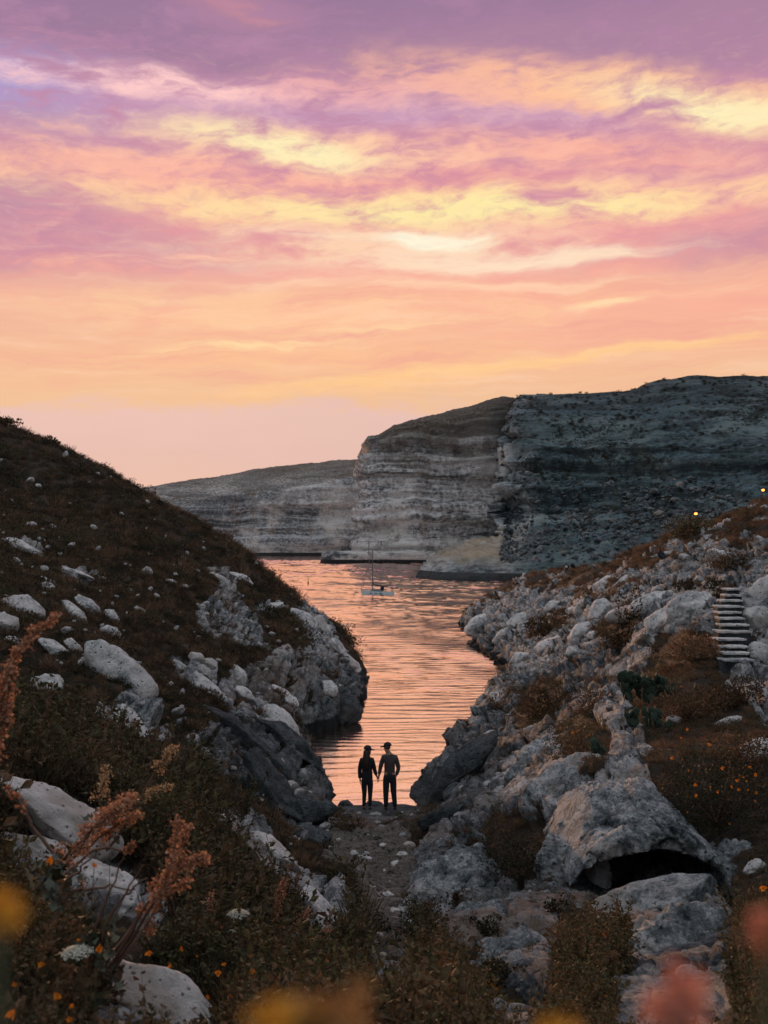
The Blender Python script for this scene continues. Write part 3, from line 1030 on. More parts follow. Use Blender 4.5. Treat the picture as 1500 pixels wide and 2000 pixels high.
loft('dark_hillside', [
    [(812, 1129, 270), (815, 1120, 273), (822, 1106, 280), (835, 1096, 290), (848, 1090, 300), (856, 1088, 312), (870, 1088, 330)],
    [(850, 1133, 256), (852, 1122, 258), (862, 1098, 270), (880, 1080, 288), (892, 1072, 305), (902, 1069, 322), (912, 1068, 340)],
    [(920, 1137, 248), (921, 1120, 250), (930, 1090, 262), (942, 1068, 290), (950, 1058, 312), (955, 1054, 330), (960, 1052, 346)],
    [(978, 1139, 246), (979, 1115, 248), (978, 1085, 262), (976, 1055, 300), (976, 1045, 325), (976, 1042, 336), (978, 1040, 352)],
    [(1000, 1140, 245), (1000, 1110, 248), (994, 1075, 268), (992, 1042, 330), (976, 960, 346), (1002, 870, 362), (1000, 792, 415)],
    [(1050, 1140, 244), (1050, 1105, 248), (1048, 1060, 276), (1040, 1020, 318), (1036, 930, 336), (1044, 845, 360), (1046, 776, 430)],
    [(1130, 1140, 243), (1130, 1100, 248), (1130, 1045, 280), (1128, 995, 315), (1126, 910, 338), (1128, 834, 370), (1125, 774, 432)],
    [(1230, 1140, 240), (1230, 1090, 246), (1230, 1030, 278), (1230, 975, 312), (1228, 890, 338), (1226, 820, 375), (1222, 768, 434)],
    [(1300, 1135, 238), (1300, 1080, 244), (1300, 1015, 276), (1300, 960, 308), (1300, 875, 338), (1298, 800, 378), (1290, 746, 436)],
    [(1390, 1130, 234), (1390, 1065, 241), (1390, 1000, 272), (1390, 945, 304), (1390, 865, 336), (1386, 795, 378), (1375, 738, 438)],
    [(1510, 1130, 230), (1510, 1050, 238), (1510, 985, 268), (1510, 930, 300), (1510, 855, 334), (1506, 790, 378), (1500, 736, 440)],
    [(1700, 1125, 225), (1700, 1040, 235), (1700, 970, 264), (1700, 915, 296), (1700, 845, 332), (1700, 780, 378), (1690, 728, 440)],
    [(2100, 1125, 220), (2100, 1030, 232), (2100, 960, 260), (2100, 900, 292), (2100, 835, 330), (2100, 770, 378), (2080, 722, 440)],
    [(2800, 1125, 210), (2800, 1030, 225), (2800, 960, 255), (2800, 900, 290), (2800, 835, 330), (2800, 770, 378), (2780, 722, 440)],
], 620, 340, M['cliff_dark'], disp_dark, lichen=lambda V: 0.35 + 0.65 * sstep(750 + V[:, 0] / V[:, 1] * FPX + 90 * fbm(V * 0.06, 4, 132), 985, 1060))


def rock_shelf():
    """flat-topped rock platform under the headland"""
    loft('rock_platform', [
        [(640, 1096, 500), (640, 1086, 500), (641, 1083, 501), (643, 1082, 503), (650, 1082, 512)],
        [(626, 1102, 450), (627, 1089, 449), (629, 1081, 450), (634, 1079.5, 453), (640, 1079, 458)],
        [(660, 1102.5, 444), (660, 1088, 442.5), (660, 1080, 444), (661, 1079, 449), (662, 1078.5, 458)],
        [(720, 1103, 442), (720, 1088, 440), (720, 1079, 441), (720, 1078, 446), (722, 1077, 456)],
        [(728, 1103, 443), (728, 1090, 441.5), (728, 1080, 443), (728, 1078, 447), (730, 1077, 456)],
        [(790, 1103, 441), (790, 1088, 439.5), (790, 1079, 440), (790, 1077.5, 446), (790, 1077, 456)],
        [(850, 1104, 438), (850, 1088, 437), (850, 1079, 438), (850, 1077, 445), (850, 1076, 456)]],
        200, 90, M['cliff_mid'], lambda V, N: (0.9 * fbm(V * 0.18, 4, 88, 0.6) + 0.5 * strata(V, 1.0, 2.2, 90), np.zeros(len(V)), np.zeros(len(V))), plateau=8.0)


rock_shelf()

# ---------------------------------------------------------------- foliage building blocks
rng = np.random.default_rng(7)


def leaf_mat(name, lo, hi, third=None, trans=0.25, rough=0.7):
    m, t, b = new_mat(name)
    g = t.node('ShaderNodeNewGeometry')
    oi = t.node('ShaderNodeObjectInfo')
    r = S(t, g.outputs['Random Per Island'])
    c = t.mix(r, lo, hi)
    if third:
        n = t.noise(g.outputs['Position'], 0.55, 3, 0.6)
        c = t.mix(t.step(n + (S(t, oi.outputs['Random']) - 0.5) * 0.5, 0.46, 0.66), c, t.mix(r, tuple(k * 0.6 for k in third), third))
    t.put(b.inputs['Base Color'], c)
    b.inputs['Roughness'].default_value = rough
    b.inputs['Specular IOR Level'].default_value = 0.15
    if trans:
        tr = t.node('ShaderNodeBsdfTranslucent')
        t.put(tr.inputs['Color'], c)
        mx = t.node('ShaderNodeMixShader')
        mx.inputs[0].default_value = trans
        out = [n for n in m.node_tree.nodes if n.type == 'OUTPUT_MATERIAL'][0]
        m.node_tree.links.new(b.outputs[0], mx.inputs[1])
        m.node_tree.links.new(tr.outputs[0], mx.inputs[2])
        m.node_tree.links.new(mx.outputs[0], out.inputs['Surface'])
    return m


M['scrub'] = leaf_mat('dry_scrub', (0.036, 0.024, 0.015), (0.155, 0.096, 0.056), (0.105, 0.090, 0.050))
M['scrub_dark'] = leaf_mat('dark_scrub', (0.010, 0.012, 0.007), (0.045, 0.042, 0.023), (0.065, 0.042, 0.025))
M['grass'] = leaf_mat('dry_grass', (0.085, 0.052, 0.032), (0.24, 0.145, 0.088))
M['weed'] = leaf_mat('weed_leaves', (0.022, 0.024, 0.011), (0.100, 0.084, 0.040), (0.135, 0.085, 0.048))
M['sage'] = leaf_mat('sage_leaves', (0.05, 0.058, 0.045), (0.13, 0.14, 0.105))
M['dock'] = leaf_mat('dock_seeds', (0.17, 0.075, 0.042), (0.50, 0.26, 0.155), None, 0.35)
M['dock_pale'] = leaf_mat('dock_seeds_pale', (0.20, 0.13, 0.07), (0.48, 0.34, 0.20), None, 0.35)
M['petal'] = leaf_mat('orange_petals', (0.36, 0.095, 0.006), (0.60, 0.20, 0.014), None, 0.45, 0.6)
M['petal_core'] = plain('flower_centre', (0.30, 0.11, 0.012), 0.8)
M['umbel'] = leaf_mat('white_florets', (0.50, 0.49, 0.40), (0.80, 0.78, 0.68), None, 0.3)
M['stem'] = plain('dry_stem', (0.105, 0.052, 0.032), 0.75, var=0.4, scale=20)
M['stem_green'] = plain('green_stem', (0.06, 0.058, 0.026), 0.75, var=0.4, scale=20)
M['cactus'] = plain('cactus_skin', (0.034, 0.050, 0.036), 0.85, var=0.5, scale=9, spec=0.1)
M['twig'] = plain('bleached_reed', (0.30, 0.25, 0.20), 0.8, var=0.4, scale=9)


def kites(C, D, S_, L, Wd, fold=0.25):
    """leaf-sized kite faces: centre base C, direction D, side S_, length L, width Wd -> verts, quads"""
    C, D, S_ = np.asarray(C), np.asarray(D), np.asarray(S_)
    L = np.asarray(L).reshape(-1, 1)
    Wd = np.asarray(Wd).reshape(-1, 1)
    up = np.cross(D, S_)
    m = C + D * L * 0.5
    v = np.stack([C, m + S_ * Wd * 0.5 + up * Wd * fold, C + D * L, m - S_ * Wd * 0.5 + up * Wd * fold], 1).reshape(-1, 3)
    f = np.arange(len(v)).reshape(-1, 4)
    return v, f


def unit(a):
    return a / (np.linalg.norm(a, axis=-1, keepdims=True) + 1e-9)


def rand_dirs(n, up=0.0):
    d = rng.normal(size=(n, 3))
    d = unit(d)
    d[:, 2] += up
    return unit(d)


def tube_np(pts, r0, r1, k=5):
    pts = np.asarray(pts, float)
    n = len(pts)
    t = unit(np.gradient(pts, axis=0))
    a = np.cross(t, np.array([0.31, 0.52, 0.79]))
    a = unit(a)
    b = np.cross(t, a)
    rad = np.linspace(r0, r1, n)
    ang = np.arange(k) * 2 * math.pi / k
    v = (pts[:, None] + rad[:, None, None] * (np.cos(ang)[None, :, None] * a[:, None] + np.sin(ang)[None, :, None] * b[:, None])).reshape(-1, 3)
    f = []
    for i in range(n - 1):
        for j in range(k):
            f.append((i * k + j, i * k + (j + 1) % k, (i + 1) * k + (j + 1) % k, (i + 1) * k + j))
    return v, np.array(f)


def join(parts):
    V, F, o = [], [], 0
    for v, f in parts:
        V.append(v)
        F.append(f + o)
        o += len(v)
    return np.concatenate(V), np.concatenate(F)


def bush_np(n, rx, ry, rz, leaf, aspect=0.55, up=0.4, lumps=7, shell=0.55):
    """many leaf faces gathered in uneven lumps through a low mound"""
    lc = rng.normal(size=(lumps, 3)) * np.array([rx, ry, rz]) * 0.42
    lc[:, 2] = np.abs(lc[:, 2]) + rz * 0.15
    lr = rng.uniform(0.34, 0.62, lumps)
    k = rng.integers(0, lumps, n)
    d = unit(rng.normal(size=(n, 3)))
    r = (shell + (1 - shell) * rng.random(n)) ** 0.6
    C = lc[k] + d * (r * lr[k])[:, None] * np.array([rx, ry, rz])
    C[:, 2] = np.where(C[:, 2] < 0, -C[:, 2] * 0.3, C[:, 2])
    D = unit(d * 0.7 + rand_dirs(n) * 0.8 + np.array([0, 0, up]))
    S_ = unit(np.cross(D, rand_dirs(n)))
    L = leaf * rng.uniform(0.6, 1.5, n)
    return kites(C, D, S_, L, L * aspect)


def tuft_np(n, r, h, w):
    C = np.stack([rng.normal(0, r * 0.4, n), rng.normal(0, r * 0.4, n), np.zeros(n)], 1)
    D = unit(np.stack([C[:, 0] / r * 0.9 + rng.normal(0, .3, n), C[:, 1] / r * 0.9 + rng.normal(0, .3, n), rng.uniform(0.6, 1.3, n)], 1))
    S_ = unit(np.cross(D, rand_dirs(n)))
    return kites(C, D, S_, h * rng.uniform(.5, 1.2, n), np.full(n, w), 0.1)


proto_coll = bpy.data.collections.new('scatter_prototypes')      # never linked to the scene: only a source for the ground cover


def proto(name, vf, mat):
    me = bpy.data.meshes.new(name)
    me.from_pydata(vf[0].tolist(), [], vf[1].tolist())
    me.update()
    me.materials.append(mat)
    return bpy.data.objects.new(name, me)


def scatter(name, pos, rotz, scl, idx, protos, tilt=None):
    col = bpy.data.collections.new(name + '_source')
    for o in protos:
        col.objects.link(o)
    me = bpy.data.meshes.new(name)
    me.vertices.add(len(pos))
    me.vertices.foreach_set('co', np.asarray(pos, dtype=np.float32).ravel())
    ob = bpy.data.objects.new(name, me)
    link(ob)
    rot = np.zeros((len(pos), 3), np.float32)
    rot[:, 2] = rotz
    if tilt is not None:
        rot[:, :2] = tilt
    a = me.attributes.new('rot', 'FLOAT_VECTOR', 'POINT')
    a.data.foreach_set('vector', rot.ravel())
    a = me.attributes.new('scl', 'FLOAT', 'POINT')
    a.data.foreach_set('value', np.asarray(scl, dtype=np.float32))
    a = me.attributes.new('idx', 'INT', 'POINT')
    a.data.foreach_set('value', np.asarray(idx, dtype=np.int32))
    ng = bpy.data.node_groups.new(name + '_scatter', 'GeometryNodeTree')
    ng.interface.new_socket('Geometry', in_out='INPUT', socket_type='NodeSocketGeometry')
    ng.interface.new_socket('Geometry', in_out='OUTPUT', socket_type='NodeSocketGeometry')
    gi = ng.nodes.new('NodeGroupInput')
    go = ng.nodes.new('NodeGroupOutput')
    ci = ng.nodes.new('GeometryNodeCollectionInfo')
    ci.inputs['Collection'].default_value = col
    ci.inputs['Separate Children'].default_value = True
    ci.inputs['Reset Children'].default_value = True
    ip = ng.nodes.new('GeometryNodeInstanceOnPoints')
    ip.inputs['Pick Instance'].default_value = True

    def na(nm, ty):
        n = ng.nodes.new('GeometryNodeInputNamedAttribute')
        n.data_type = ty
        n.inputs['Name'].default_value = nm
        return n.outputs['Attribute']
    L = ng.links.new
    L(gi.outputs[0], ip.inputs['Points'])
    L(ci.outputs[0], ip.inputs['Instance'])
    L(na('idx', 'INT'), ip.inputs['Instance Index'])
    L(na('rot', 'FLOAT_VECTOR'), ip.inputs['Rotation'])
    L(na('scl', 'FLOAT'), ip.inputs['Scale'])
    L(ip.outputs[0], go.inputs[0])
    md = ob.modifiers.new('scatter', 'NODES')
    md.node_group = ng
    tag(ob, kind='stuff')
    return ob


# ---------------------------------------------------------------- boulders
_bm = bmesh.new()
bmesh.ops.create_icosphere(_bm, subdivisions=5, radius=1.0)
_bm.verts.ensure_lookup_table()
ICO5 = (np.array([v.co[:] for v in _bm.verts]), np.array([[v.index for v in f.verts] for f in _bm.faces]))
_bm.free()
_bm = bmesh.new()
bmesh.ops.create_icosphere(_bm, subdivisions=4, radius=1.0)
ICO4 = (np.array([v.co[:] for v in _bm.verts]), np.array([[v.index for v in f.verts] for f in _bm.faces]))
_bm.free()
_bm = bmesh.new()
bmesh.ops.create_icosphere(_bm, subdivisions=3, radius=1.0)
ICO3 = (np.array([v.co[:] for v in _bm.verts]), np.array([[v.index for v in f.verts] for f in _bm.faces]))
_bm.free()
_bm = bmesh.new()
bmesh.ops.create_icosphere(_bm, subdivisions=2, radius=1.0)
ICO2 = (np.array([v.co[:] for v in _bm.verts]), np.array([[v.index for v in f.verts] for f in _bm.faces]))
_bm.free()


def rock_np(ico, half, seed, planes=15, rough=0.12, lumps=0.20, rot=0.0, flat_top=None):
    r = np.random.default_rng(seed)
    v = ico[0].copy()
    v = v * (1 + lumps * fbm(v * 1.25 + seed * 3.1, 3, seed)[:, None])
    for _ in range(planes):
        n = unit(r.normal(size=3))
        d = r.uniform(0.52, 0.92)
        k = np.maximum(0, v @ n - d)
        v = v - n * (k * 0.86)[:, None]
    v = v * np.asarray(half)
    s = 1.0 / max(half)
    nn = unit(v / np.asarray(half))
    wf1, wf2 = worley(v * s * 3.4 + seed, seed)
    v = v + nn * (min(half) * (rough * fbm(v * s * 4.0 + seed, 5, seed + 3, 0.6) + 0.10 * (0.5 - wf1) - 0.07 * sstep(wf2 - wf1, 0.12, 0.0)))[:, None]
    c, q = math.cos(rot), math.sin(rot)
    v = np.stack([v[:, 0] * c + v[:, 2] * q, v[:, 1], -v[:, 0] * q + v[:, 2] * c], 1)
    if flat_top is not None:
        k = np.maximum(0, v[:, 2] - flat_top)
        v[:, 2] -= k * 0.9
    return v, ico[1]


_bseed = [100]


def boulder(px, py, w, h, rot, label, mat='boulder', group=None, name='boulder', big=False, depth=0.85, sink=0.32, Y=None, **kw):
    """w, h: how wide and tall the rock shows (photo pixels); rot: tilt, degrees clockwise"""
    _bseed[0] += 1
    if Y is None:
        p, n = seen(px, py + 0.30 * h)
        Y = p.y
    a, b = w / 2 / FPX * Y, h / 2 / FPX * Y
    yc = Y + 0.35 * depth * min(a, 1.6 * b)
    c = Vector(P(px, py, yc))
    c.z -= sink * b
    v, f = rock_np(ICO5 if (big and w > 100) else ICO4 if w > 40 else ICO3 if w > 18 else ICO2, (a * 1.06, depth * max(min(a, 1.8 * b), 0.5 * a), b * 1.1), _bseed[0], rot=R(rot), **kw)
    o = mesh_obj(name, v, f, M[mat], smooth=True)
    o.location = c
    tag(o, label, 'rock', group)
    return o


for a in [
    (228, 1292, 178, 84, 38, 'big smooth pale boulder with a dark undercut base on the slope above the orange flowers'),
    (98, 1332, 80, 46, 10, 'rounded pale rock at the top edge of the yellowish flowering scrub'),
    (200, 1392, 92, 44, 54, 'narrow pale leaning slab just below the big smooth boulder'),
    (262, 1420, 130, 52, 58, 'long grey fluted slab directly under the big smooth boulder'),
    (110, 1264, 82, 30, 38, 'slim tilted grey rock left of the big smooth boulder, below the twin rocks'),
    (146, 1262, 54, 32, 52, 'small tilted rock between the slim rock and the big smooth boulder'),
    (168, 1291, 40, 28, 20, 'small rounded grey rock touching the left side of the big smooth boulder'),
    (150, 1198, 84, 36, 44, 'lower of the twin pale rocks tilted side by side above the big boulder'),
    (176, 1184, 70, 34, 42, 'upper of the twin pale rocks tilted side by side above the big boulder'),
    (220, 1204, 46, 22, 56, 'small pointed pale rock right of the twin pale rocks'),
    (214, 1233, 46, 30, 20, 'cracked brownish rock above the right end of the big smooth boulder'),
    (44, 1182, 92, 58, 24, 'broad pale lichen-specked rock near the left edge of the slope'),
    (10, 1212, 62, 56, 12, 'rounded grey rock at the left edge, below the broad lichen-specked rock'),
    (24, 1248, 52, 26, 14, 'low grey rock at the left edge, behind the reddish dock stems'),
    (40, 1066, 100, 26, 22, 'highest pale ledge rock at the left edge of the brown hillside'),
    (156, 1118, 62, 14, 22, 'thin pale ledge rock lying alone in the brown scrub'),
    (98, 1136, 48, 14, 28, 'thin low ledge rock left of the lone thin ledge'),
    (202, 1132, 34, 14, 36, 'short ledge rock right of the lone thin ledge'),
    (272, 1190, 34, 20, 20, 'small crumbly pale rock in scrub halfway along the left slope'),
    (332, 1134, 26, 14, 20, 'small round pale rock alone on the upper left slope'),
    (350, 1300, 74, 30, 36, 'grey angular rock right of the big smooth boulder'),
    (402, 1340, 110, 32, 40, 'long pale rock running down slope beside the dark shadowed face'),
    (385, 1282, 40, 26, 40, 'small grey rock above the long pale downhill rock'),
    (408, 1296, 44, 30, 46, 'blocky grey rock above the long pale downhill rock, nearer the water'),
    (464, 1316, 60, 34, 56, 'upright pale block in scrub left of the bare grey cliff face'),
    (480, 1352, 62, 28, 40, 'pale block below the upright pale block'),
    (592, 1206, 66, 40, 50, 'cracked pale rock high on the left point above the water'),
    (632, 1222, 58, 34, 52, 'pale rock next to the ridge line of the left point'),
    (664, 1266, 56, 26, 48, 'grey rock on the lower ridge line of the left point'),
    (684, 1294, 60, 26, 44, 'lowest ridge rock where the left point meets the sea'),
    (560, 1360, 80, 34, 44, 'grey rock at the foot of the bare cliff face on the left'),
    (552, 1408, 120, 40, 44, 'long grey shoulder rock above the small cove on the left'),
    (640, 1338, 44, 40, 10, 'pale upright block low on the left point, above the dark undercut'),
    (428, 1130, 70, 22, 30, 'pale ledge rock on the upper left slope near the ridge'),
    (472, 1128, 56, 22, 30, 'crumbly ledge rock beside the ridge line on the upper left slope'),
    (530, 1186, 70, 22, -20, 'pale crescent rock below the ridge in the middle of the left slope'),
]:
    boulder(*a[:5], a[5])

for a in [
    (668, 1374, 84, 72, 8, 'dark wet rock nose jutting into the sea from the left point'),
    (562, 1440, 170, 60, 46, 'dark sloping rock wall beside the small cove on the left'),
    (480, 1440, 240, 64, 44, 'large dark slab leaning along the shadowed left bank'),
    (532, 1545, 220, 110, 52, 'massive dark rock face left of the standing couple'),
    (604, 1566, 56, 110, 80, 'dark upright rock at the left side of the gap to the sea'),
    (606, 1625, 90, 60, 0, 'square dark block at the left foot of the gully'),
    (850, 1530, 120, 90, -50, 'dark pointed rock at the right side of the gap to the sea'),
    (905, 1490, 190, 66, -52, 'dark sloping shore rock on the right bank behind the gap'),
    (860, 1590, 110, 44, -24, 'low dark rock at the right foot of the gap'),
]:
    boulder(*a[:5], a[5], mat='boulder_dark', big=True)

for a in [
    (120, 1592, 370, 96, 30, 'long white slab crossing the left edge behind the dock plants', 6.8),
    (60, 1668, 230, 84, 26, 'pale rock under the long white slab, split from it by a dark crack', 6.5),
    (205, 1745, 215, 165, 36, 'rounded white dome rock behind the thin dark stems', 6.3),
    (315, 1960, 400, 130, 34, 'smooth pinkish white slab at the bottom edge', 4.7),
    (425, 1594, 62, 26, 22, 'small white rock alone in dark scrub below the shadowed bank', 12.3),
    (535, 1660, 170, 34, 38, 'long pale ledge running down to the gravel gully', 13.4),
    (615, 1770, 110, 74, 42, 'bluish white pitted rock with a crest, left of the gravel gully', 12.2),
    (655, 1815, 90, 90, 54, 'darker pitted flank rock at the left rim of the gravel gully', 11.6),
    (478, 1862, 60, 36, 50, 'half hidden bluish rock below the tall white umbel flower', 8.6),
]:
    boulder(*a[:5], a[5], mat='boulder_near', big=True, Y=a[6], lumps=0.18, sink=0.10)

# right bank
for a in [
    (1350, 1194, 112, 92, -30, 'big pitted rock bluff left of the stone stairs', dict(big=True)),
    (1300, 1206, 90, 54, -28, 'pale rock joined to the left of the pitted bluff', dict(big=True)),
    (1262, 1180, 110, 40, -26, 'long pale rock above and left of the pitted bluff', {}),
    (1490, 1204, 80, 76, -10, 'rounded pinkish boulder right of the stone stairs', dict(big=True)),
    (1505, 1140, 90, 44, -24, 'broad slanted rock above the stone stairs', dict(big=True)),
    (1490, 1270, 60, 60, 10, 'brown rock beside the lower stone stairs', {}),
    (1213, 1196, 56, 66, -60, 'upright grey rock on the bluff line, right of the dark gap shrub', {}),
    (1168, 1192, 66, 40, -46, 'pale tilted boulder midway along the bluff line', {}),
    (1136, 1182, 34, 34, -30, 'small dark-faced boulder left of the pale tilted boulder', {}),
    (1118, 1190, 30, 20, -20, 'small stacked block at the left end of the bluff line', {}),
    (1130, 1232, 62, 34, -40, 'pale boulder below the bluff line', {}),
    (1160, 1238, 34, 30, -40, 'small angular boulder below the bluff line, right of the pale one', {}),
    (1118, 1272, 36, 30, -20, 'small round boulder on the bare slope facing the water', {}),
    (1070, 1258, 80, 34, -38, 'long grey boulder on the bare slope facing the water', {}),
    (1078, 1180, 40, 20, -16, 'flat pale rock in dry grass near the right point', {}),
    (1180, 1134, 50, 24, -30, 'pale rock at the edge of the dry grass slope', {}),
    (1220, 1130, 50, 22, -30, 'second pale rock at the edge of the dry grass slope, nearer the stairs', {}),
    (1010, 1210, 60, 24, -30, 'grey ledge rock on the outer right point', {}),
    (985, 1236, 60, 26, -26, 'lower grey ledge rock on the outer right point above the water', {}),
    (930, 1216, 50, 30, -40, 'outermost dark-footed rock of the right point', {}),
    (1030, 1216, 50, 18, -24, 'narrow ledge rock on the right point below the flat pale rock', {}),
    (1012, 1286, 54, 30, -50, 'blocky shore rock where the right bank steps back', {}),
    (1300, 1080, 60, 10, -10, 'thin pale ledge along the footpath above the stairs', {}),
    (1408, 1088, 70, 34, 30, 'rusty brown rock outcrop above the top of the stairs', {}),
    (1318, 1405, 46, 24, -14, 'white rock in the dark scrub below the cactus', {}),
    (1430, 1404, 66, 24, -10, 'isolated pale flat rock in the dark scrub under the path', {}),
    (1480, 1462, 80, 50, -24, 'pale slab at the right edge above the orange flowering bush', {}),
    (1264, 1464, 34, 34, 0, 'small round speckled rock at the left rim of the flowering bush', {}),
    (1480, 1690, 60, 40, 0, 'small pale rock at the right edge beside the cave', {}),
    (1395, 1672, 60, 40, 10, 'pale rock at the right end of the cave', {}),
]:
    boulder(*a[:5], a[5], **a[6])
for a in [
    (1110, 1535, 330, 150, -36, 'huge rounded pitted rock dome on the right bank', 17.5),
    (1230, 1622, 300, 64, -12, 'pitted grey rock mass directly above the cave', 15.6),
    (1090, 1668, 120, 150, -8, 'thick rock wall closing the left end of the cave', 14.2),
    (1440, 1672, 110, 100, 14, 'thick rock shoulder closing the right end of the cave', 13.9),
    (1290, 1606, 260, 60, -8, 'flat pitted rock on top of the cave roof', 15.2),
    (1050, 1480, 200, 80, -46, 'pale sloping rock shoulder left of the flowering shrub', 23.0),
    (900, 1700, 220, 130, -24, 'large pitted grey rock rising from the right rim of the gully', 15.0),
    (930, 1800, 190, 130, -10, 'knobbly grey rock block below the dark round bush', 11.5),
    (1010, 1850, 190, 120, -8, 'knobbly dark-based rock beside the orange flower patch', 9.6),
    (1330, 1840, 230, 190, -34, 'tall rough rock behind the blurred pink plant', 8.6),
    (1275, 1742, 310, 70, -14, 'slanting rock shelf in front of the cave', 12.2),
    (1430, 1930, 120, 150, -20, 'rough dark rock in the lower right corner', 7.4),
    (960, 1975, 150, 60, -6, 'low grey rock at the bottom edge, right of the blurred yellow flower', 6.4),
    (850, 1880, 100, 80, -16, 'rubbly pale rock at the lower right end of the gully', 9.6),
]:
    boulder(*a[:5], a[5], mat='boulder_pitted', big=True, Y=a[6], lumps=0.30, sink=0.35, rough=0.26)


# ---------------------------------------------------------------- the cave roof, an arched lip of rock
def cave_roof():
    nu, nv = 150, 110
    xs = np.linspace(0, 1, nu)
    V = []
    for s in xs:
        px = 1112 + s * 326
        e = max(0.02, 1 - abs(2 * s - 1) ** 3.0)
        arch = 1660 + 66 * (abs(2 * s - 1.0) ** 2.4)       # lower lip row
        Y = 13.4
        x = (px - 750) / FPX * Y
        zl = CAM_H + (HOR - arch) / FPX * Y
        for k in range(nv):
            a = 2 * math.pi * k / nv
            ca, sa = math.cos(a), math.sin(a)
            y = 14.55 - 1.15 * math.copysign(abs(ca) ** 0.42, ca)
            z = zl + (0.34 * e * abs(sa) ** 0.6 + 0.02 + 0.16 * e * max(0, y - 13.6) / 2 if sa > 0 else 0.08 * e * sa)
            V.append((x, y, z))
    V = np.array(V)
    n = unit(np.stack([np.zeros(len(V)), V[:, 1] - 14.55, (V[:, 2] - V[:, 2].mean()) * 2.0], 1))
    w1, w2 = worley(V * 2.4, 301)
    bl, be = blocks(V * 2.2, 305)
    V = V + n * (0.14 * bl + 0.10 * (0.5 - w1) + 0.22 * fbm(V * 1.6, 6, 302, 0.68) - 0.05 * sstep(be, .12, 0))[:, None]
    F = []
    for i in range(nu - 1):
        for k in range(nv):
            F.append((i * nv + k, i * nv + (k + 1) % nv, (i + 1) * nv + (k + 1) % nv, (i + 1) * nv + k))
    o = mesh_obj('cave_roof_rock', V, np.array(F), M['boulder_pitted'], smooth=True)
    tag(o, 'arched pitted rock lip roofing the small dark cave', 'rock')
    for px, w, h in ((1168, 60, 84),):
        c = P(px, 1700, 14.5)
        v, f = rock_np(ICO4, (w / 2 / FPX * 14.5, 0.3, h / FPX * 14.5 * 0.75), 330 + px)
        q = mesh_obj('rock_pillar', v, f, M['boulder'], smooth=True)
        q.location = c
        tag(q, 'wide brown rock pillar at the left end of the cave mouth', 'rock')


cave_roof()


# ---------------------------------------------------------------- ledge the couple stands on
def ledge():
    parts = []
    v, f = rock_np(ICO5, (1.45, 0.78, 0.62), 411, planes=6, rough=0.16, lumps=0.15, flat_top=0.30)
    c = Vector(P(738, 1606, 26.7))
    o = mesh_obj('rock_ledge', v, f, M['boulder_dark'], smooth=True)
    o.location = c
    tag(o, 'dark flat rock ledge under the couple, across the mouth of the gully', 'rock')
    return o, v + np.array(c)


ledge_o, ledge_v = ledge()


def ledge_top(x, y):
    d = (ledge_v[:, 0] - x) ** 2 + (ledge_v[:, 1] - y) ** 2
    k = np.argsort(d)[:40]
    return float(ledge_v[k, 2].max())


for a in [(676, 1572, 34, 22, 0, 'small dark stone on the ledge left of the woman'), (732, 1570, 36, 18, 0, 'small dark stone on the ledge between the woman and the man'),
          (765, 1572, 22, 18, 0, 'small dark stone on the ledge behind the man'), (796, 1578, 40, 14, 0, 'low dark stone on the ledge right of the man'),
          (640, 1574, 36, 26, 40, 'dark stone where the ledge meets the left wall')]:
    boulder(*a[:5], a[5], mat='boulder_dark', Y=27.2, sink=0.1)

# stones lying in the stream bed
for k, (px, py, w) in enumerate([(733, 1634, 12), (718, 1668, 22), (712, 1676, 30), (776, 1686, 30), (785, 1670, 26), (690, 1668, 26), (640, 1655, 14), (634, 1652, 10), (770, 1778, 24),
                                 (700, 1782, 24), (758, 1746, 26), (728, 1732, 16), (660, 1640, 16), (690, 1640, 12), (748, 1650, 16), (715, 1630, 14), (752, 1700, 14), (668, 1712, 16), (675, 1755, 14), (738, 1826, 24),
                                 (575, 1634, 14), (583, 1640, 14), (571, 1642, 14), (562, 1636, 14), (580, 1650, 12), (566, 1650, 12), (760, 1722, 12), (700, 1700, 14), (800, 1650, 26), (790, 1630, 20)]):
    boulder(px, py, w, w * 0.62, rng.uniform(-15, 15), 'small stone lying in the bed of the gravel gully', name='stone', group='stones in the gully bed', sink=0.2)


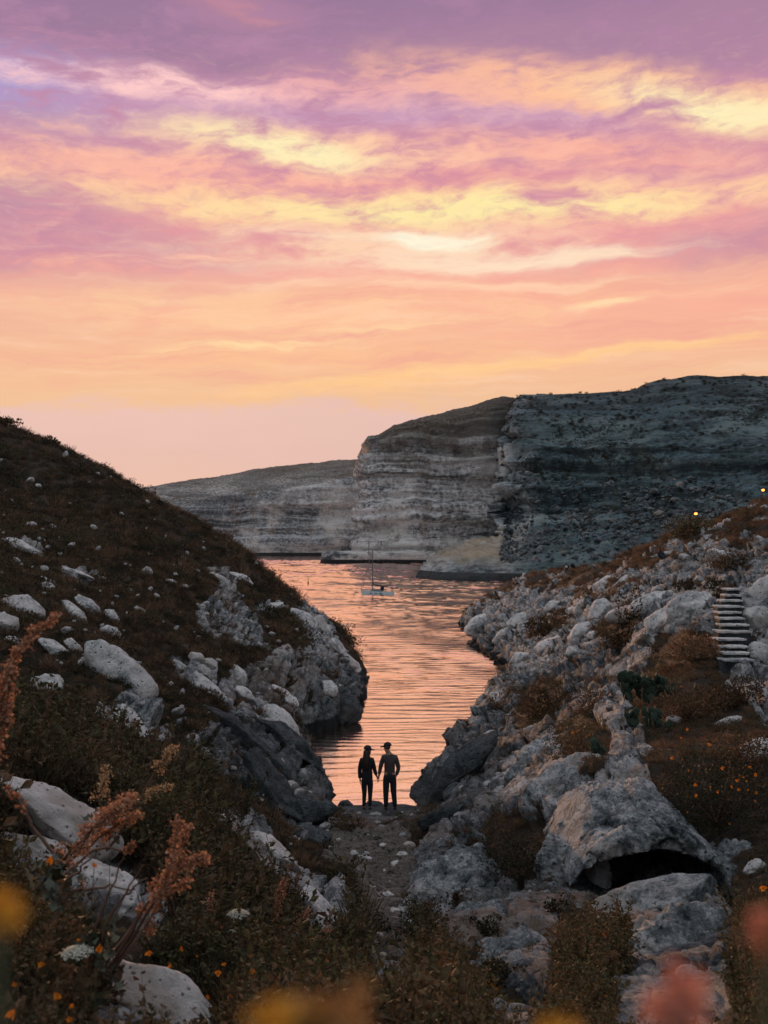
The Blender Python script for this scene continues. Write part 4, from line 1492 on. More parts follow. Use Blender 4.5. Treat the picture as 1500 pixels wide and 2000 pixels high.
# ---------------------------------------------------------------- stone stairs
def stairs():
    rows = [(1150, 1421, 1446), (1161.6, 1418, 1451), (1172, 1411, 1453), (1183.7, 1403, 1453), (1195.4, 1404, 1450), (1207, 1408, 1456), (1219.5, 1409, 1466),
            (1233, 1405, 1470), (1248, 1402, 1458), (1262, 1410, 1462), (1275, 1414, 1468), (1289, 1416, 1474)]
    Ys = np.linspace(31.0, 26.3, 12)
    base = P(1440, 1300, 26.3)
    st = empty('stone_stairs', base, 'weathered stone stairs climbing between boulders on the right bank', 'stairs')
    st['kind'] = 'thing'
    for k, (py, x0, x1) in enumerate(rows):
        Y = float(Ys[k])
        a, c = P(x0, py, Y), P(x1, py, Y)
        bm = bmesh.new()
        bmesh.ops.create_cube(bm, size=1.0)
        dx, dy, dz = c[0] - a[0], 0.62, 0.055
        bmesh.ops.scale(bm, vec=(dx, dy, dz), verts=bm.verts)
        bmesh.ops.subdivide_edges(bm, edges=bm.edges, cuts=5, use_grid_fill=True)
        bmesh.ops.bevel(bm, geom=[e for e in bm.edges if e.calc_face_angle(0) > 1.0], offset=0.012, segments=1, affect='EDGES')
        for v in bm.verts:
            n = mnoise.noise_vector(Vector(v.co) * 6.0 + Vector((k * 7.3, 0, 0)))
            v.co += Vector((n.x * 0.05, n.y * 0.05, n.z * 0.02))
        me = bpy.data.meshes.new('step')
        bm.to_mesh(me)
        bm.free()
        me.materials.append(M['boulder'])
        o = bpy.data.objects.new('step', me)
        link(o, st)
        o.location = ((a[0] + c[0]) / 2 - base[0], Y + dy / 2 - base[1], a[2] - dz / 2 - base[2])
        o.rotation_euler = (0, 0, R(rng.uniform(-4, 4)))
        # riser under the worn tread: its shade put into the dark rock colour
        v = [(x_, y_, z_) for x_ in (-dx / 2 * .97, dx / 2 * .97) for y_ in (-dy / 2 + .06, dy / 2 - .05) for z_ in (-.42, -.02)]
        mesh_obj('riser', v, [(0, 1, 3, 2), (4, 6, 7, 5), (0, 4, 5, 1), (2, 3, 7, 6), (1, 5, 7, 3), (0, 2, 6, 4)], M['boulder_dark'], o)


stairs()

# ---------------------------------------------------------------- ground cover
T_ = GV[:, :, 1] + OFF


def pick(mask, n):
    """random ground points where mask > 0 (weights), roughly even over the picture"""
    w = mask.ravel().astype(np.float64)
    w /= w.sum()
    k = rng.choice(len(w), size=n, p=w)
    r, c = np.unravel_index(k, mask.shape)
    r2, c2 = np.minimum(r + 1, mask.shape[0] - 1), np.minimum(c + 1, mask.shape[1] - 1)
    a, b = rng.random(n)[:, None], rng.random(n)[:, None]
    p = GV[r, c] * (1 - a) * (1 - b) + GV[r2, c] * a * (1 - b) + GV[r, c2] * (1 - a) * b + GV[r2, c2] * a * b
    return p, r, c


inview = (GPX > -130) & (GPX < 1630) & (GPY > 700) & (GPY < 2250) & (GV[:, :, 2] > 0.9)
xl = np.interp(GV[:, :, 1], [0, 6, 14, 25, 40, 75, 130], [0.2, -0.1, -0.35, -0.6, -0.4, 2, 3])
left = GV[:, :, 0] < xl
vegm = (GVEG > 0.55) & inview
# cells are log-spaced: correct for the change of row spacing beyond 34 m
rowstep = np.abs(np.gradient(np.log(T_), axis=0))
colstep = np.abs(np.gradient(GV[:, :, 0] / T_, axis=1))
cellw = rowstep * colstep

sc_p = [proto('scrub_clump', bush_np(230, .5, .5, .36, .085), M['scrub']) for _ in range(3)] + \
       [proto('dark_clump', bush_np(230, .5, .5, .40, .075), M['scrub_dark']) for _ in range(2)] + \
       [proto('grass_tuft', tuft_np(90, .28, .5, .022), M['grass'])]
# brown garrigue of the left slope
m = vegm & left & (GV[:, :, 1] > 15)
p, r, c = pick(m * cellw, 15000)
T = p[:, 1] + OFF
sc = np.clip(0.0105 * T, 0.18, 0.85) * rng.uniform(0.5, 1.4, len(p)) * np.where(rng.random(len(p)) < .05, 1.9, 1.0)
patchy = fbm(p * 0.16, 3, 200)
ix = np.where(patchy + rng.normal(0, .25, len(p)) > 0.25, rng.integers(3, 5, len(p)), rng.integers(0, 3, len(p)))
ix = np.where(rng.random(len(p)) < 0.03, 5, ix)
p[:, 2] -= 0.06 * sc
scatter('hillside_scrub', p, rng.uniform(0, 6.28, len(p)), sc, ix, sc_p)
# shaggy fringe on the ridge and on the rocks' edges
# right bank: dry grass on top, dark scrub in the hollows
sr_p = [proto('grass_tuft', tuft_np(110, .28, .5, .02), M['grass']) for _ in range(2)] + \
       [proto('scrub_clump', bush_np(220, .5, .5, .36, .08), M['scrub']) for _ in range(2)] + \
       [proto('dark_clump', bush_np(240, .5, .5, .42, .07), M['scrub_dark']) for _ in range(2)]
m = vegm & ~left & (GV[:, :, 1] > 9)
p, r, c = pick(m * cellw, 7500)
T = p[:, 1] + OFF
sc = np.clip(0.0105 * T, 0.16, 0.85) * rng.uniform(0.6, 1.4, len(p))
upper = (GPY[r, c] < 1180) | ((GPY[r, c] < 1310) & (GPX[r, c] > 1290))
ix = np.where(upper, rng.choice([0, 1, 2, 3, 3, 2, 4], len(p)), rng.choice([2, 4, 4, 5, 5, 5], len(p)))
sc = np.where((ix < 2), sc * 0.75, sc)
p[:, 2] -= 0.06 * sc
scatter('bank_scrub', p, rng.uniform(0, 6.28, len(p)), sc, ix, sr_p)


# leafy weeds close to the viewer
def sprig_np(n_st, h, leaf, spread=0.6, nl=16):
    parts = []
    for _ in range(n_st):
        a = rng.uniform(0, 6.28)
        lean = rng.uniform(0.1, spread)
        t = np.linspace(0, 1, 6)
        hh = h * rng.uniform(.6, 1.15)
        pts = np.stack([np.cos(a) * lean * hh * t ** 1.5, np.sin(a) * lean * hh * t ** 1.5, hh * t], 1)
        s = rng.random(nl) * 0.9 + 0.1
        C = np.stack([np.interp(s, t, pts[:, i]) for i in range(3)], 1)
        D = unit(rand_dirs(nl) + np.array([0, 0, .35]))
        S_ = unit(np.cross(D, rand_dirs(nl)))
        L = leaf * rng.uniform(.6, 1.5, nl) * (1.25 - 0.5 * s)
        parts.append(kites(C, D, S_, L, L * 0.5))
        v, f = tube_np(pts, 0.004, 0.0015, 3)
        parts.append((v, f))
    return join(parts)


wd_p = [proto('weed_sprig', sprig_np(7, .34, .05), M['weed']) for _ in range(2)] + [proto('weed_broad', sprig_np(5, .30, .11, .9, 9), M['weed']), proto('weed_tall', sprig_np(4, .55, .06, .5, 22), M['weed'])] + [proto('weed_brown', sprig_np(7, .36, .04), M['scrub']) for _ in range(2)] + \
       [proto('weed_sage', sprig_np(5, .22, .035), M['sage']), proto('grass_blades', tuft_np(60, .16, .34, .008), M['scrub'])] + \
       [proto('low_clump', bush_np(320, .24, .24, .16, .032), M['scrub_dark']) for _ in range(2)]
m = vegm & (GV[:, :, 1] <= 15.5) & (GV[:, :, 1] > 1.6) & (left | (GV[:, :, 1] < 10))
p, r, c = pick(m * cellw, 8500)
T = p[:, 1] + OFF
sc = np.clip(0.075 * T, 0.55, 1.25) * rng.uniform(0.55, 1.25, len(p))
sc *= np.where(p[:, 1] < 3.5, 0.75, 1.0)
keep = np.ones(len(p), bool)                 # the pale slabs stay clear of weeds
for hgt in (0.0, 0.15, 0.3):
    qx = 750 + p[:, 0] / p[:, 1] * FPX + 55 * fbm(p * 1.7, 3, 610)
    qy = HOR + (CAM_H - p[:, 2] - hgt * sc) / p[:, 1] * FPX
    keep &= ~poly_mask(qx, qy, ROCK_LEFT[1:4])
    keep &= ~poly_mask(qx, qy, [[(850, 1730), (1090, 1750), (1085, 1960), (1000, 2000), (960, 1900), (870, 1830)], [(1225, 1740), (1440, 1740), (1440, 1990), (1195, 1990)]])
p, sc = p[keep], sc[keep]
ix = rng.choice([0, 1, 2, 3, 0, 1, 2, 3, 4, 5, 6, 7, 8, 9, 8, 9], len(p))
sc = np.where(p[:, 0] > 0.35, sc * 0.7, sc)
ix = np.where((p[:, 0] > 0.35) & (p[:, 1] > 3.0), rng.choice([8, 9, 8, 9, 4, 3], len(p)), ix)
p[:, 2] -= 0.02
scatter('weeds', p, rng.uniform(0, 6.28, len(p)), sc, ix, wd_p, tilt=rng.normal(0, .12, (len(p), 2)))

# pebbles of the stream bed
peb = []
for k in range(5):
    v, f = rock_np(ICO2, (1.0, .85, .6), 700 + k, planes=5)
    me = bpy.data.meshes.new('pebble')
    me.from_pydata(v.tolist(), [], f.tolist())
    me.materials.append(M['boulder'])
    peb.append(bpy.data.objects.new('pebble', me))
m = (GGRAV > 0.3) & inview
p, r, c = pick(m * cellw, 5200)
sc = rng.lognormal(-3.35, 0.55, len(p)) * np.clip(p[:, 1] / 16, 0.5, 1.4)
gpe = []
for o_ in peb:
    c_ = bpy.data.objects.new('gravel_pebble', o_.data.copy())
    c_.data.materials.clear()
    c_.data.materials.append(M['gravel_stone'])
    gpe.append(c_)
scatter('gravel', p, rng.uniform(0, 6.28, len(p)), np.clip(sc, .012, .14), rng.integers(0, 5, len(p)), gpe, tilt=rng.normal(0, .3, (len(p), 2)))
# loose rubble on the bare rock
m = (GROCK > 0.6) & inview & (GV[:, :, 1] < 60)
p, r, c = pick(m * cellw, 800)
sc = rng.lognormal(-3.0, 0.55, len(p)) * np.clip(p[:, 1] / 18, 0.4, 2.2)
scatter('rubble', p, rng.uniform(0, 6.28, len(p)), np.clip(sc, .012, .30), rng.integers(0, 5, len(p)), peb, tilt=rng.normal(0, .3, (len(p), 2)))
# stones peeping out of the brown slope
m = vegm & left & (GV[:, :, 1] > 20)
p, r, c = pick(m * cellw, 240)
scatter('slope_stones', p + np.array([0, 0, .25]), rng.uniform(0, 6.28, len(p)), np.clip(rng.lognormal(-2.3, .5, len(p)), .05, .35) * np.clip(p[:, 1] / 45, .5, 1.5), rng.integers(0, 5, len(p)), [bpy.data.objects.new('slope_stone', o_.data) for o_ in peb], tilt=rng.normal(0, .4, (len(p), 2)))
# low cushions of scrub rooted in cracks of the rock
cu_p = [proto('cushion', bush_np(200, .5, .5, .34, .07), M['scrub_dark']) for _ in range(3)] + [proto('cushion_brown', bush_np(200, .5, .5, .3, .07), M['scrub']) for _ in range(2)]
m = (GROCK > 0.5) & inview & (GV[:, :, 1] > 7)
dens = sstep(fbm(GV.reshape(-1, 3) * 0.9, 3, 505), 0.10, 0.35).reshape(m.shape)
p, r, c = pick(m * cellw * dens + 1e-12 * m, 1700)
T = p[:, 1] + OFF
sc = np.clip(0.0085 * T, 0.12, 0.7) * rng.uniform(0.4, 1.3, len(p))
p[:, 2] -= 0.08 * sc
scatter('crevice_scrub', p, rng.uniform(0, 6.28, len(p)), sc, rng.integers(0, 5, len(p)), cu_p)
# scrub dotted over the big dark hillside and the plateau behind
hv = np.empty(len(bpy.data.objects['dark_hillside'].data.vertices) * 3, np.float32)
bpy.data.objects['dark_hillside'].data.vertices.foreach_get('co', hv)
hv = hv.reshape(-1, 3)
hva = np.empty(len(hv), np.float32)
bpy.data.objects['dark_hillside'].data.attributes['veg'].data.foreach_get('value', hva)
hpx = 750 + hv[:, 0] / hv[:, 1] * FPX
w = (hva > 0.22) * (hpx > 960) * (hpx < 1620) * (hv[:, 2] > 12) * (hv[:, 1] < 425)
k = rng.choice(len(hv), 2200, p=w / w.sum())
p = hv[k] + rng.normal(0, .35, (len(k), 3))
p[:, 2] -= 0.3
dk_p = [proto('garrigue', bush_np(150, .5, .5, .36, .12), M['scrub_dark']) for _ in range(3)]
scatter('hillside_bushes', p, rng.uniform(0, 6.28, len(p)), rng.uniform(0.8, 2.2, len(p)), rng.integers(0, 3, len(p)), dk_p)


scr = []
for o_ in peb:
    c_ = bpy.data.objects.new('scree_stone', o_.data.copy())
    c_.data.materials.clear()
    c_.data.materials.append(M['boulder_grey'])
    scr.append(c_)
w = (hpx > 985) * (hpx < 1450) * (hv[:, 2] > 5) * (hv[:, 2] < 30)
k = rng.choice(len(hv), 3600, p=w / w.sum())
p = hv[k] + rng.normal(0, .4, (len(k), 3))
scatter('scree', p, rng.uniform(0, 6.28, len(p)), np.clip(rng.lognormal(-.75, .5, len(p)), .2, 1.7), rng.integers(0, 5, len(p)), scr, tilt=rng.normal(0, .4, (len(p), 2)))


# ---------------------------------------------------------------- single bushes
def flower_np(r, n=8):
    """open daisy-like head: n petals and a domed centre; faces +Z"""
    a = np.arange(n) * 2 * math.pi / n + rng.uniform(0, .3)
    a = a + rng.normal(0, .16, n)
    D = np.stack([np.cos(a), np.sin(a), rng.uniform(.25, .95, n)], 1)
    D = unit(D)
    S_ = np.stack([-np.sin(a), np.cos(a), np.zeros(n)], 1)
    ln = r * rng.uniform(.55, 1.15, n)
    return kites(D * r * 0.10, D, S_, ln, ln * rng.uniform(.6, 1.0, n), 0.18)


FLOWER_ME = []
for k in range(3):
    v, f = flower_np(1.0, 5 + k)
    me = bpy.data.meshes.new('flower')
    n0 = len(f)
    cv, cf = rock_np(ICO2, (.17, .17, .13), 900 + k, planes=0)
    cf4 = np.concatenate([cf, cf[:, 2:3]], 1)
    vv = np.concatenate([v, cv + np.array([0, 0, .12])])
    me.from_pydata(vv.tolist(), [], f.tolist() + (cf + len(v)).tolist())
    me.materials.append(M['petal'])
    me.materials.append(M['petal_core'])
    for i, pl in enumerate(me.polygons):
        pl.material_index = 0 if i < n0 else 1
    FLOWER_ME.append(me)


def bush(px, py, w, h, label, mat='scrub_dark', n=900, leaf=None, flowers=(), fsize=8.0, twigs=14, name='bush', Y=None, up=0.4):
    base, nn = seen(px, py + h * 0.42)
    Y = Y or base.y
    rx, rz = w / 2 / FPX * Y, h / FPX * Y * 0.8
    x, y, z = P(px, py + h * 0.45, Y)
    z = min(z, ground_z(x, y) + 0.05) if Y > 5 else z
    e = empty(name, (x, y, z), label, 'bush')
    lf = leaf or max(0.028, Y * 0.0024)
    v, f = bush_np(n, rx * 1.0, rx * 0.8, rz * 0.9, lf, lumps=11)
    mesh_obj('foliage', v, f, M[mat], e)
    parts = []
    for _ in range(twigs):
        d = rand_dirs(1, 0.7)[0]
        d[2] = abs(d[2])
        t = np.linspace(0, 1, 5)[:, None]
        q = d * np.array([rx, rx * .8, rz]) * rng.uniform(.7, 1.15) * t + rng.normal(0, .02 * rx, (5, 3)) * t
        parts.append(tube_np(q, rx * 0.022, rx * 0.006, 4))
    v, f = join(parts)
    mesh_obj('stems', v, f, M['stem'], e)
    for k, (fx, fy) in enumerate(flowers):
        loc = Vector(P(fx, fy, Y - rx * 0.75))
        o = bpy.data.objects.new('flower', FLOWER_ME[k % 3])
        link(o, e)
        o.location = loc - e.location
        s = rng.uniform(.35, .85) * fsize / FPX * Y * 0.5
        o.scale = (s, s, s)
        o.rotation_euler = (R(rng.uniform(30, 85)), R(rng.uniform(-30, 30)), R(rng.uniform(-40, 40)))
    return e


bush(1025, 1660, 150, 110, 'dark rounded bush in the hollow left of the cave', n=2600)
bush(835, 1800, 90, 70, 'dark bush beside the lower right of the gravel gully', n=1200)
bush(950, 1812, 56, 50, 'small round dark bush on the knobbly rock', n=800)
bush(745, 1815, 44, 36, 'small dark bush in the middle of the gully', n=600)
bush(1085, 1765, 50, 36, 'small dark shrub on the rock shelf below the hollow', n=500)
bush(890, 1755, 24, 44, 'narrow dark plant on the gully-side rock', n=400)
bush(1125, 1445, 110, 90, 'shrub with four orange flowers on the pale rock dome', 'scrub', n=1500, flowers=[(1128, 1427), (1120, 1432), (1151, 1436), (1136, 1457)], fsize=10)
bush(1055, 1365, 100, 80, 'dark shrub on the slope above the water, below the bluff line', n=1500)
bush(1160, 1370, 70, 60, 'brown dry shrub right of the dark slope shrub', 'scrub', n=900)
bush(1225, 1205, 44, 110, 'dark shrub filling the cleft in the bluff line', n=1200)
bush(1205, 1245, 60, 50, 'dark shrub under the cleft in the bluff line', n=900)
bush(1070, 1222, 90, 44, 'dark shrub on the right point above the water', n=1300)
bush(1360, 1262, 110, 60, 'reddish dry grass clump left of the lower stairs', 'grass', n=2200, up=1.2)
bush(1352, 1138, 80, 30, 'low dark bush on the rock left of the top of the stairs', n=800)
bush(1412, 1158, 28, 24, 'tiny dark bush at the upper left corner of the stairs', n=300)
bush(1345, 1032, 110, 44, 'dark brown bush on the skyline of the right bank', 'scrub', n=1500)
bush(1400, 1140, 40, 20, 'small dark shrub at the head of the stairs', n=300)
bush(1420, 1090, 90, 40, 'dark shrub growing over the rusty outcrop', 'scrub', n=1200)
bush(1430, 1350, 130, 70, 'dark leafy bush right of the cactus, beside the pale path', n=2200)
bush(1340, 1370, 130, 90, 'twiggy dark bush behind the cactus', 'scrub', n=1800, twigs=60)
bush(1300, 1560, 90, 70, 'dark brown bush between the dome and the flowering bush', 'scrub', n=900)
bush(1400, 1535, 240, 170, 'wide dark bush dotted with orange flowers at the right edge', n=5200, flowers=[
    (1340, 1424), (1331, 1441), (1385, 1455), (1314, 1480), (1345, 1505), (1360, 1534), (1386, 1538), (1401, 1546), (1428, 1538), (1463, 1500), (1458, 1526), (1444, 1515), (1453, 1518),
    (1440, 1525), (1475, 1513), (1459, 1543), (1444, 1542), (1476, 1548), (1357, 1554), (1343, 1586), (1425, 1609), (1473, 1565), (1412, 1500)], fsize=13)
bush(1450, 1465, 150, 80, 'brown dry bush above the wide flowering bush', 'scrub', n=1800)
bush(1140, 1870, 130, 170, 'dark plant with a chain of orange flowers beside the knobbly rocks', n=3000, flowers=[
    (1142, 1828), (1172, 1824), (1180, 1826), (1168, 1840), (1175, 1842), (1196, 1838), (1158, 1868), (1136, 1886), (1156, 1892), (1152, 1904), (1150, 1923), (1150, 1954), (1154, 1964), (1128, 1932)], fsize=13, Y=8.6)
bush(950, 1920, 150, 110, 'dark plant with orange flowers at the bottom, right of the gully', n=2400, flowers=[
    (952, 1900), (955, 1915), (960, 1922), (930, 1930), (941, 1940), (868, 1940), (856, 1927), (970, 1932), (820, 1938)], fsize=15, Y=7.2)
bush(95, 1480, 190, 130, 'yellowish green bush dotted with orange flowers below the pale boulders', 'weed', n=6000, Y=13.2, flowers=[
    (50, 1423), (83, 1446), (119, 1447), (143, 1454), (166, 1455), (99, 1486), (77, 1494), (73, 1523), (96, 1532), (106, 1536), (132, 1520), (148, 1515), (155, 1529), (64, 1440), (52, 1476), (33, 1503), (60, 1460), (110, 1510)], fsize=12)
bush(10, 822, 46, 16, 'bush on the crest of the left hill at the frame edge', 'scrub', n=700)
bush(100, 862, 26, 12, 'bush on the left hill crest, second from the frame edge', 'scrub', n=300)
bush(137, 884, 22, 10, 'bush on the left hill crest, third from the frame edge', 'scrub', n=300)


# ---------------------------------------------------------------- prickly pear
def cactus(px, py, w, h, label, n=26):
    base, nn = seen(px, py + h * 0.5)
    Y = base.y
    e = empty('prickly_pear', (base.x, base.y, base.z - 0.03), label, 'cactus')
    rx, rz = w / 2 / FPX * Y, h / FPX * Y
    pv, pf = rock_np(ICO2, (1, .17, 1.25), 55, planes=0, rough=0.02, lumps=0.05)
    me = bpy.data.meshes.new('pad')
    me.from_pydata((pv + np.array([0, 0, 1.15])).tolist(), [], pf.tolist())
    me.materials.append(M['cactus'])
    for p_ in me.polygons:
        p_.use_smooth = True
    tips = [(Vector((rng.uniform(-rx, rx), rng.uniform(-.5, .5) * rx, 0)), 0) for _ in range(max(4, n // 5))]
    s0 = max(0.08, rz * 0.095)
    k = 0
    while k < n and tips:
        b, lv = tips.pop(0)
        for _ in range(1 if lv == 0 else 2):
            o = bpy.data.objects.new('pad', me)
            link(o, e)
            s = s0 * rng.uniform(.75, 1.2)
            tx, ty, tz = R(rng.uniform(-30, 30)), R(rng.uniform(-45, 45) if lv else rng.uniform(-15, 15)), rng.uniform(0, 6.28)
            o.location = b
            o.rotation_euler = (tx, ty, tz)
            o.scale = (s, s, s)
            tip = b + Matrix.Rotation(tz, 3, 'Z') @ Matrix.Rotation(ty, 3, 'Y') @ Matrix.Rotation(tx, 3, 'X') @ Vector((0, 0, 2.2 * s))
            if tip.z < rz * 1.1:
                tips.append((tip, lv + 1))
            k += 1


cactus(1285, 1322, 150, 90, 'prickly pear cactus thicket below the dry grass by the stairs', 90)
cactus(1262, 1395, 70, 70, 'lower prickly pear cactus at the left rim of the dark scrub', 36)
cactus(1168, 1462, 44, 34, 'small prickly pear beside the four-flowered shrub', 9)


# ---------------------------------------------------------------- dock plants, dry and rust red
def dock(base, stems, label, mat='dock', lw=1.0, leaves=6):
    """stems: list of polylines (world points) with (seed start fraction, density, width)"""
    e = empty('dock_plant', base, label, 'plant')
    B = np.array(base)
    sp = []
    for pts, s0, dens, wid in stems:
        q = np.array([tuple(p) for p in pts]) - B
        t = np.linspace(0, 1, len(q))
        tt = np.linspace(0, 1, 14)
        q = np.stack([np.interp(tt, t, q[:, i]) for i in range(3)], 1)
        q[1:-1] = (q[:-2] + 2 * q[1:-1] + q[2:]) / 4
        q += rng.normal(0, 0.004, q.shape)
        st = mesh_obj('stem', *tube_np(q, 0.0075 * lw, 0.002 * lw, 6), M['stem'], e, smooth=True)
        if dens > 0:
            # whorls of papery seeds
            L = np.linalg.norm(np.diff(q, axis=0), axis=1).sum()
            nw = max(3, int(L * (1 - s0) * 62))
            parts = []
            for k in range(nw):
                s = s0 + (1 - s0) * (k + rng.random()) / nw
                c = np.array([np.interp(s, tt, q[:, i]) for i in range(3)])
                side = rand_dirs(1, .1)[0] * wid * (1.05 - 0.7 * (s - s0) / (1 - s0 + 1e-6)) * rng.uniform(.1, 1.0)
                c = c + side
                m_ = int(dens * 1.7 * rng.uniform(.6, 1.4))
                C = c + rng.normal(0, wid * .30, (m_, 3))
                D = rand_dirs(m_, .2)
                S_ = unit(np.cross(D, rand_dirs(m_)))
                ln = rng.uniform(.008, .0165, m_) * lw
                parts.append(kites(C, D, S_, ln, ln * 0.95, 0.3))
            mesh_obj('seed_head', *join(parts), M[mat], e)
    # broad crinkled leaves near the base
    for k in range(leaves):
        pts = stems[k % len(stems)][0]
        q = np.array([tuple(p) for p in pts]) - B
        c = q[0] + (q[1] - q[0]) * rng.uniform(.1, .9)
        n = 22
        C = c + rng.normal(0, .028, (n, 3))
        D = rand_dirs(n, .1)
        S_ = unit(np.cross(D, rand_dirs(n)))
        ln = rng.uniform(.02, .05, n) * lw
        mesh_obj('foliage', *kites(C, D, S_, ln, ln * .8, .2), M['sage'] if k % 3 else M['weed'], e)
    return e


def pl(Y, *pp):
    return [Vector(P(x, y, Y + dy)) for (x, y, dy) in pp]


D0 = 3.7
dock(P(180, 1960, D0), [
    (pl(D0, (180, 1960, 0), (230, 1880, 0), (300, 1790, .1), (350, 1690, .15), (404, 1672, .2)), .42, 16, .034),
    (pl(D0, (185, 1950, 0), (225, 1870, 0), (280, 1780, 0), (330, 1700, .05), (372, 1612, .1)), .50, 16, .030),
    (pl(D0, (190, 1940, 0), (240, 1860, 0), (300, 1760, -.1), (330, 1720, -.1), (346, 1590, 0)), .55, 15, .026),
    (pl(D0, (180, 1950, 0), (205, 1880, 0), (260, 1800, .2), (310, 1750, .2), (370, 1720, .2)), .55, 14, .026),
], 'large rust red dried dock plant leaning right in front of the pale slabs')
D1 = 3.9
dock(P(95, 1720, D1), [
    (pl(D1, (70, 1740, 0), (110, 1690, 0), (160, 1640, 0), (210, 1590, .1), (262, 1555, .2)), .30, 17, .040),
    (pl(D1, (80, 1735, 0), (130, 1680, 0), (180, 1620, 0), (222, 1585, 0), (252, 1560, .1)), .35, 16, .036),
    (pl(D1, (90, 1730, 0), (150, 1670, .1), (200, 1630, .1), (240, 1605, .1), (270, 1596, .1)), .40, 15, .032),
    (pl(D1, (100, 1730, 0), (150, 1690, .2), (190, 1650, .2), (240, 1665, .2), (262, 1650, .2)), .75, 13, .020),
], 'rust red dried dock plant crossing the long white slab')
D2 = 5.2
dock(P(230, 1640, D2), [
    (pl(D2, (210, 1660, 0), (270, 1570, 0), (300, 1510, 0), (325, 1480, 0), (342, 1460, 0)), .55, 12, .030),
    (pl(D2, (200, 1640, 0), (195, 1570, 0), (200, 1530, 0), (210, 1500, 0)), .35, 13, .040),
    (pl(D2, (215, 1640, 0), (240, 1580, 0), (280, 1550, 0), (335, 1535, 0)), .40, 12, .028),
], 'pale tan dried dock plant behind the rust red one, in dark scrub', 'dock_pale')
D3 = 3.4
dock(P(-60, 1620, D3), [
    (pl(D3, (-70, 1640, 0), (-30, 1500, 0), (0, 1400, 0), (8, 1330, 0), (40, 1260, .1), (116, 1202, .2)), .35, 13, .030),
    (pl(D3, (-70, 1640, 0), (-40, 1480, 0), (-5, 1430, 0), (10, 1380, 0), (20, 1300, 0)), .25, 15, .034),
    (pl(D3, (-70, 1640, 0), (-50, 1560, 0), (-10, 1500, 0), (0, 1440, 0), (20, 1400, 0)), .25, 14, .030),
], 'tall reddish dock plant rising along the left edge of the frame')
D4 = 6.0
dock(P(415, 1880, D4), [
    (pl(D4, (418, 1880, 0), (415, 1840, 0), (412, 1790, 0), (412, 1748, 0)), .25, 12, .034),
    (pl(D4, (420, 1880, 0), (425, 1850, 0), (430, 1820, 0), (428, 1806, 0)), .45, 10, .026),
], 'slim upright dock spike left of the tall white umbel flower')
dock(P(540, 1850, D4 + 1.2), [
    (pl(D4 + 1.2, (520, 1880, 0), (535, 1810, 0), (545, 1760, 0), (556, 1720, 0)), .35, 12, .04),
    (pl(D4 + 1.2, (560, 1880, 0), (575, 1830, 0), (590, 1800, 0), (600, 1780, 0)), .30, 12, .05),
    (pl(D4 + 1.2, (600, 1890, 0), (620, 1860, 0), (632, 1830, 0), (640, 1812, 0)), .30, 11, .05),
], 'bushy reddish dock plants in front of the bluish pitted rock')
# bare dark stalks across the dome rock
D5 = 3.6
dock(P(170, 1900, D5), [
    (pl(D5, (170, 1900, 0), (190, 1800, 0), (215, 1740, 0), (236, 1676, 0)), 1, 0, 0),
    (pl(D5, (175, 1905, 0), (205, 1810, 0), (240, 1750, 0), (280, 1690, 0)), 1, 0, 0),
    (pl(D5, (175, 1900, 0), (215, 1790, 0), (250, 1740, 0), (286, 1712, 0)), 1, 0, 0),
    (pl(D5, (110, 1760, 0), (160, 1735, 0), (210, 1732, 0), (262, 1738, 0)), 1, 0, 0),
    (pl(D5, (100, 1760, 0), (140, 1710, 0), (165, 1690, 0), (190, 1668, 0)), 1, 0, 0),
], 'bare dark stalks crossing in front of the white dome rock', leaves=9)
D6 = 3.5
dock(P(120, 1690, D6), [(pl(D6, (105, 1665, 0), (60, 1610, 0), (40, 1570, 0), (10, 1535, 0)), .55, 5, .014)], 'single thorny stalk hanging over the dark crack between the white slabs', lw=1.0, leaves=0)


# ---------------------------------------------------------------- white umbels
def umbel(px, py, w, label, Y=None, stem_to=None):
    Y = Y or seen(px, py + 60)[0].y
    c = Vector(P(px, py, Y))
    gz = ground_z(c.x, c.y)
    e = empty('umbel_flower', (c.x, c.y, gz), label, 'flower')
    h = c.z - gz
    t = np.linspace(0, 1, 8)
    q = np.stack([0.03 * np.sin(t * 3), 0.02 * np.sin(t * 2), h * t], 1)
    q -= q[-1] * np.array([1, 1, 0]) * t[:, None]
    mesh_obj('stem', *tube_np(q, .004, .0025, 5), M['stem_green'], e, smooth=True)
    r = w / 2 / FPX * Y
    rays, fl = [], []
    for k in range(46):
        a = k * 2.39996
        rr = r * math.sqrt((k + .5) / 46)
        top = np.array([rr * math.cos(a), rr * math.sin(a), h + r * .55 * math.sqrt(max(0, 1 - (rr / r) ** 2 * .9)) - r * .25])
        rays.append(tube_np(np.stack([q[-1] - np.array([0, 0, r * .8]), top]), .0009, .0007, 3))
        n = 16
        C = top + rng.normal(0, r * .085, (n, 3)) * np.array([1, 1, .5])
        D = rand_dirs(n, .8)
        S_ = unit(np.cross(D, rand_dirs(n)))
        ln = np.full(n, r * .12)
        fl.append(kites(C, D, S_, ln, ln, .2))
    mesh_obj('rays', *join(rays), M['stem_green'], e)
    mesh_obj('florets', *join(fl), M['umbel'], e)


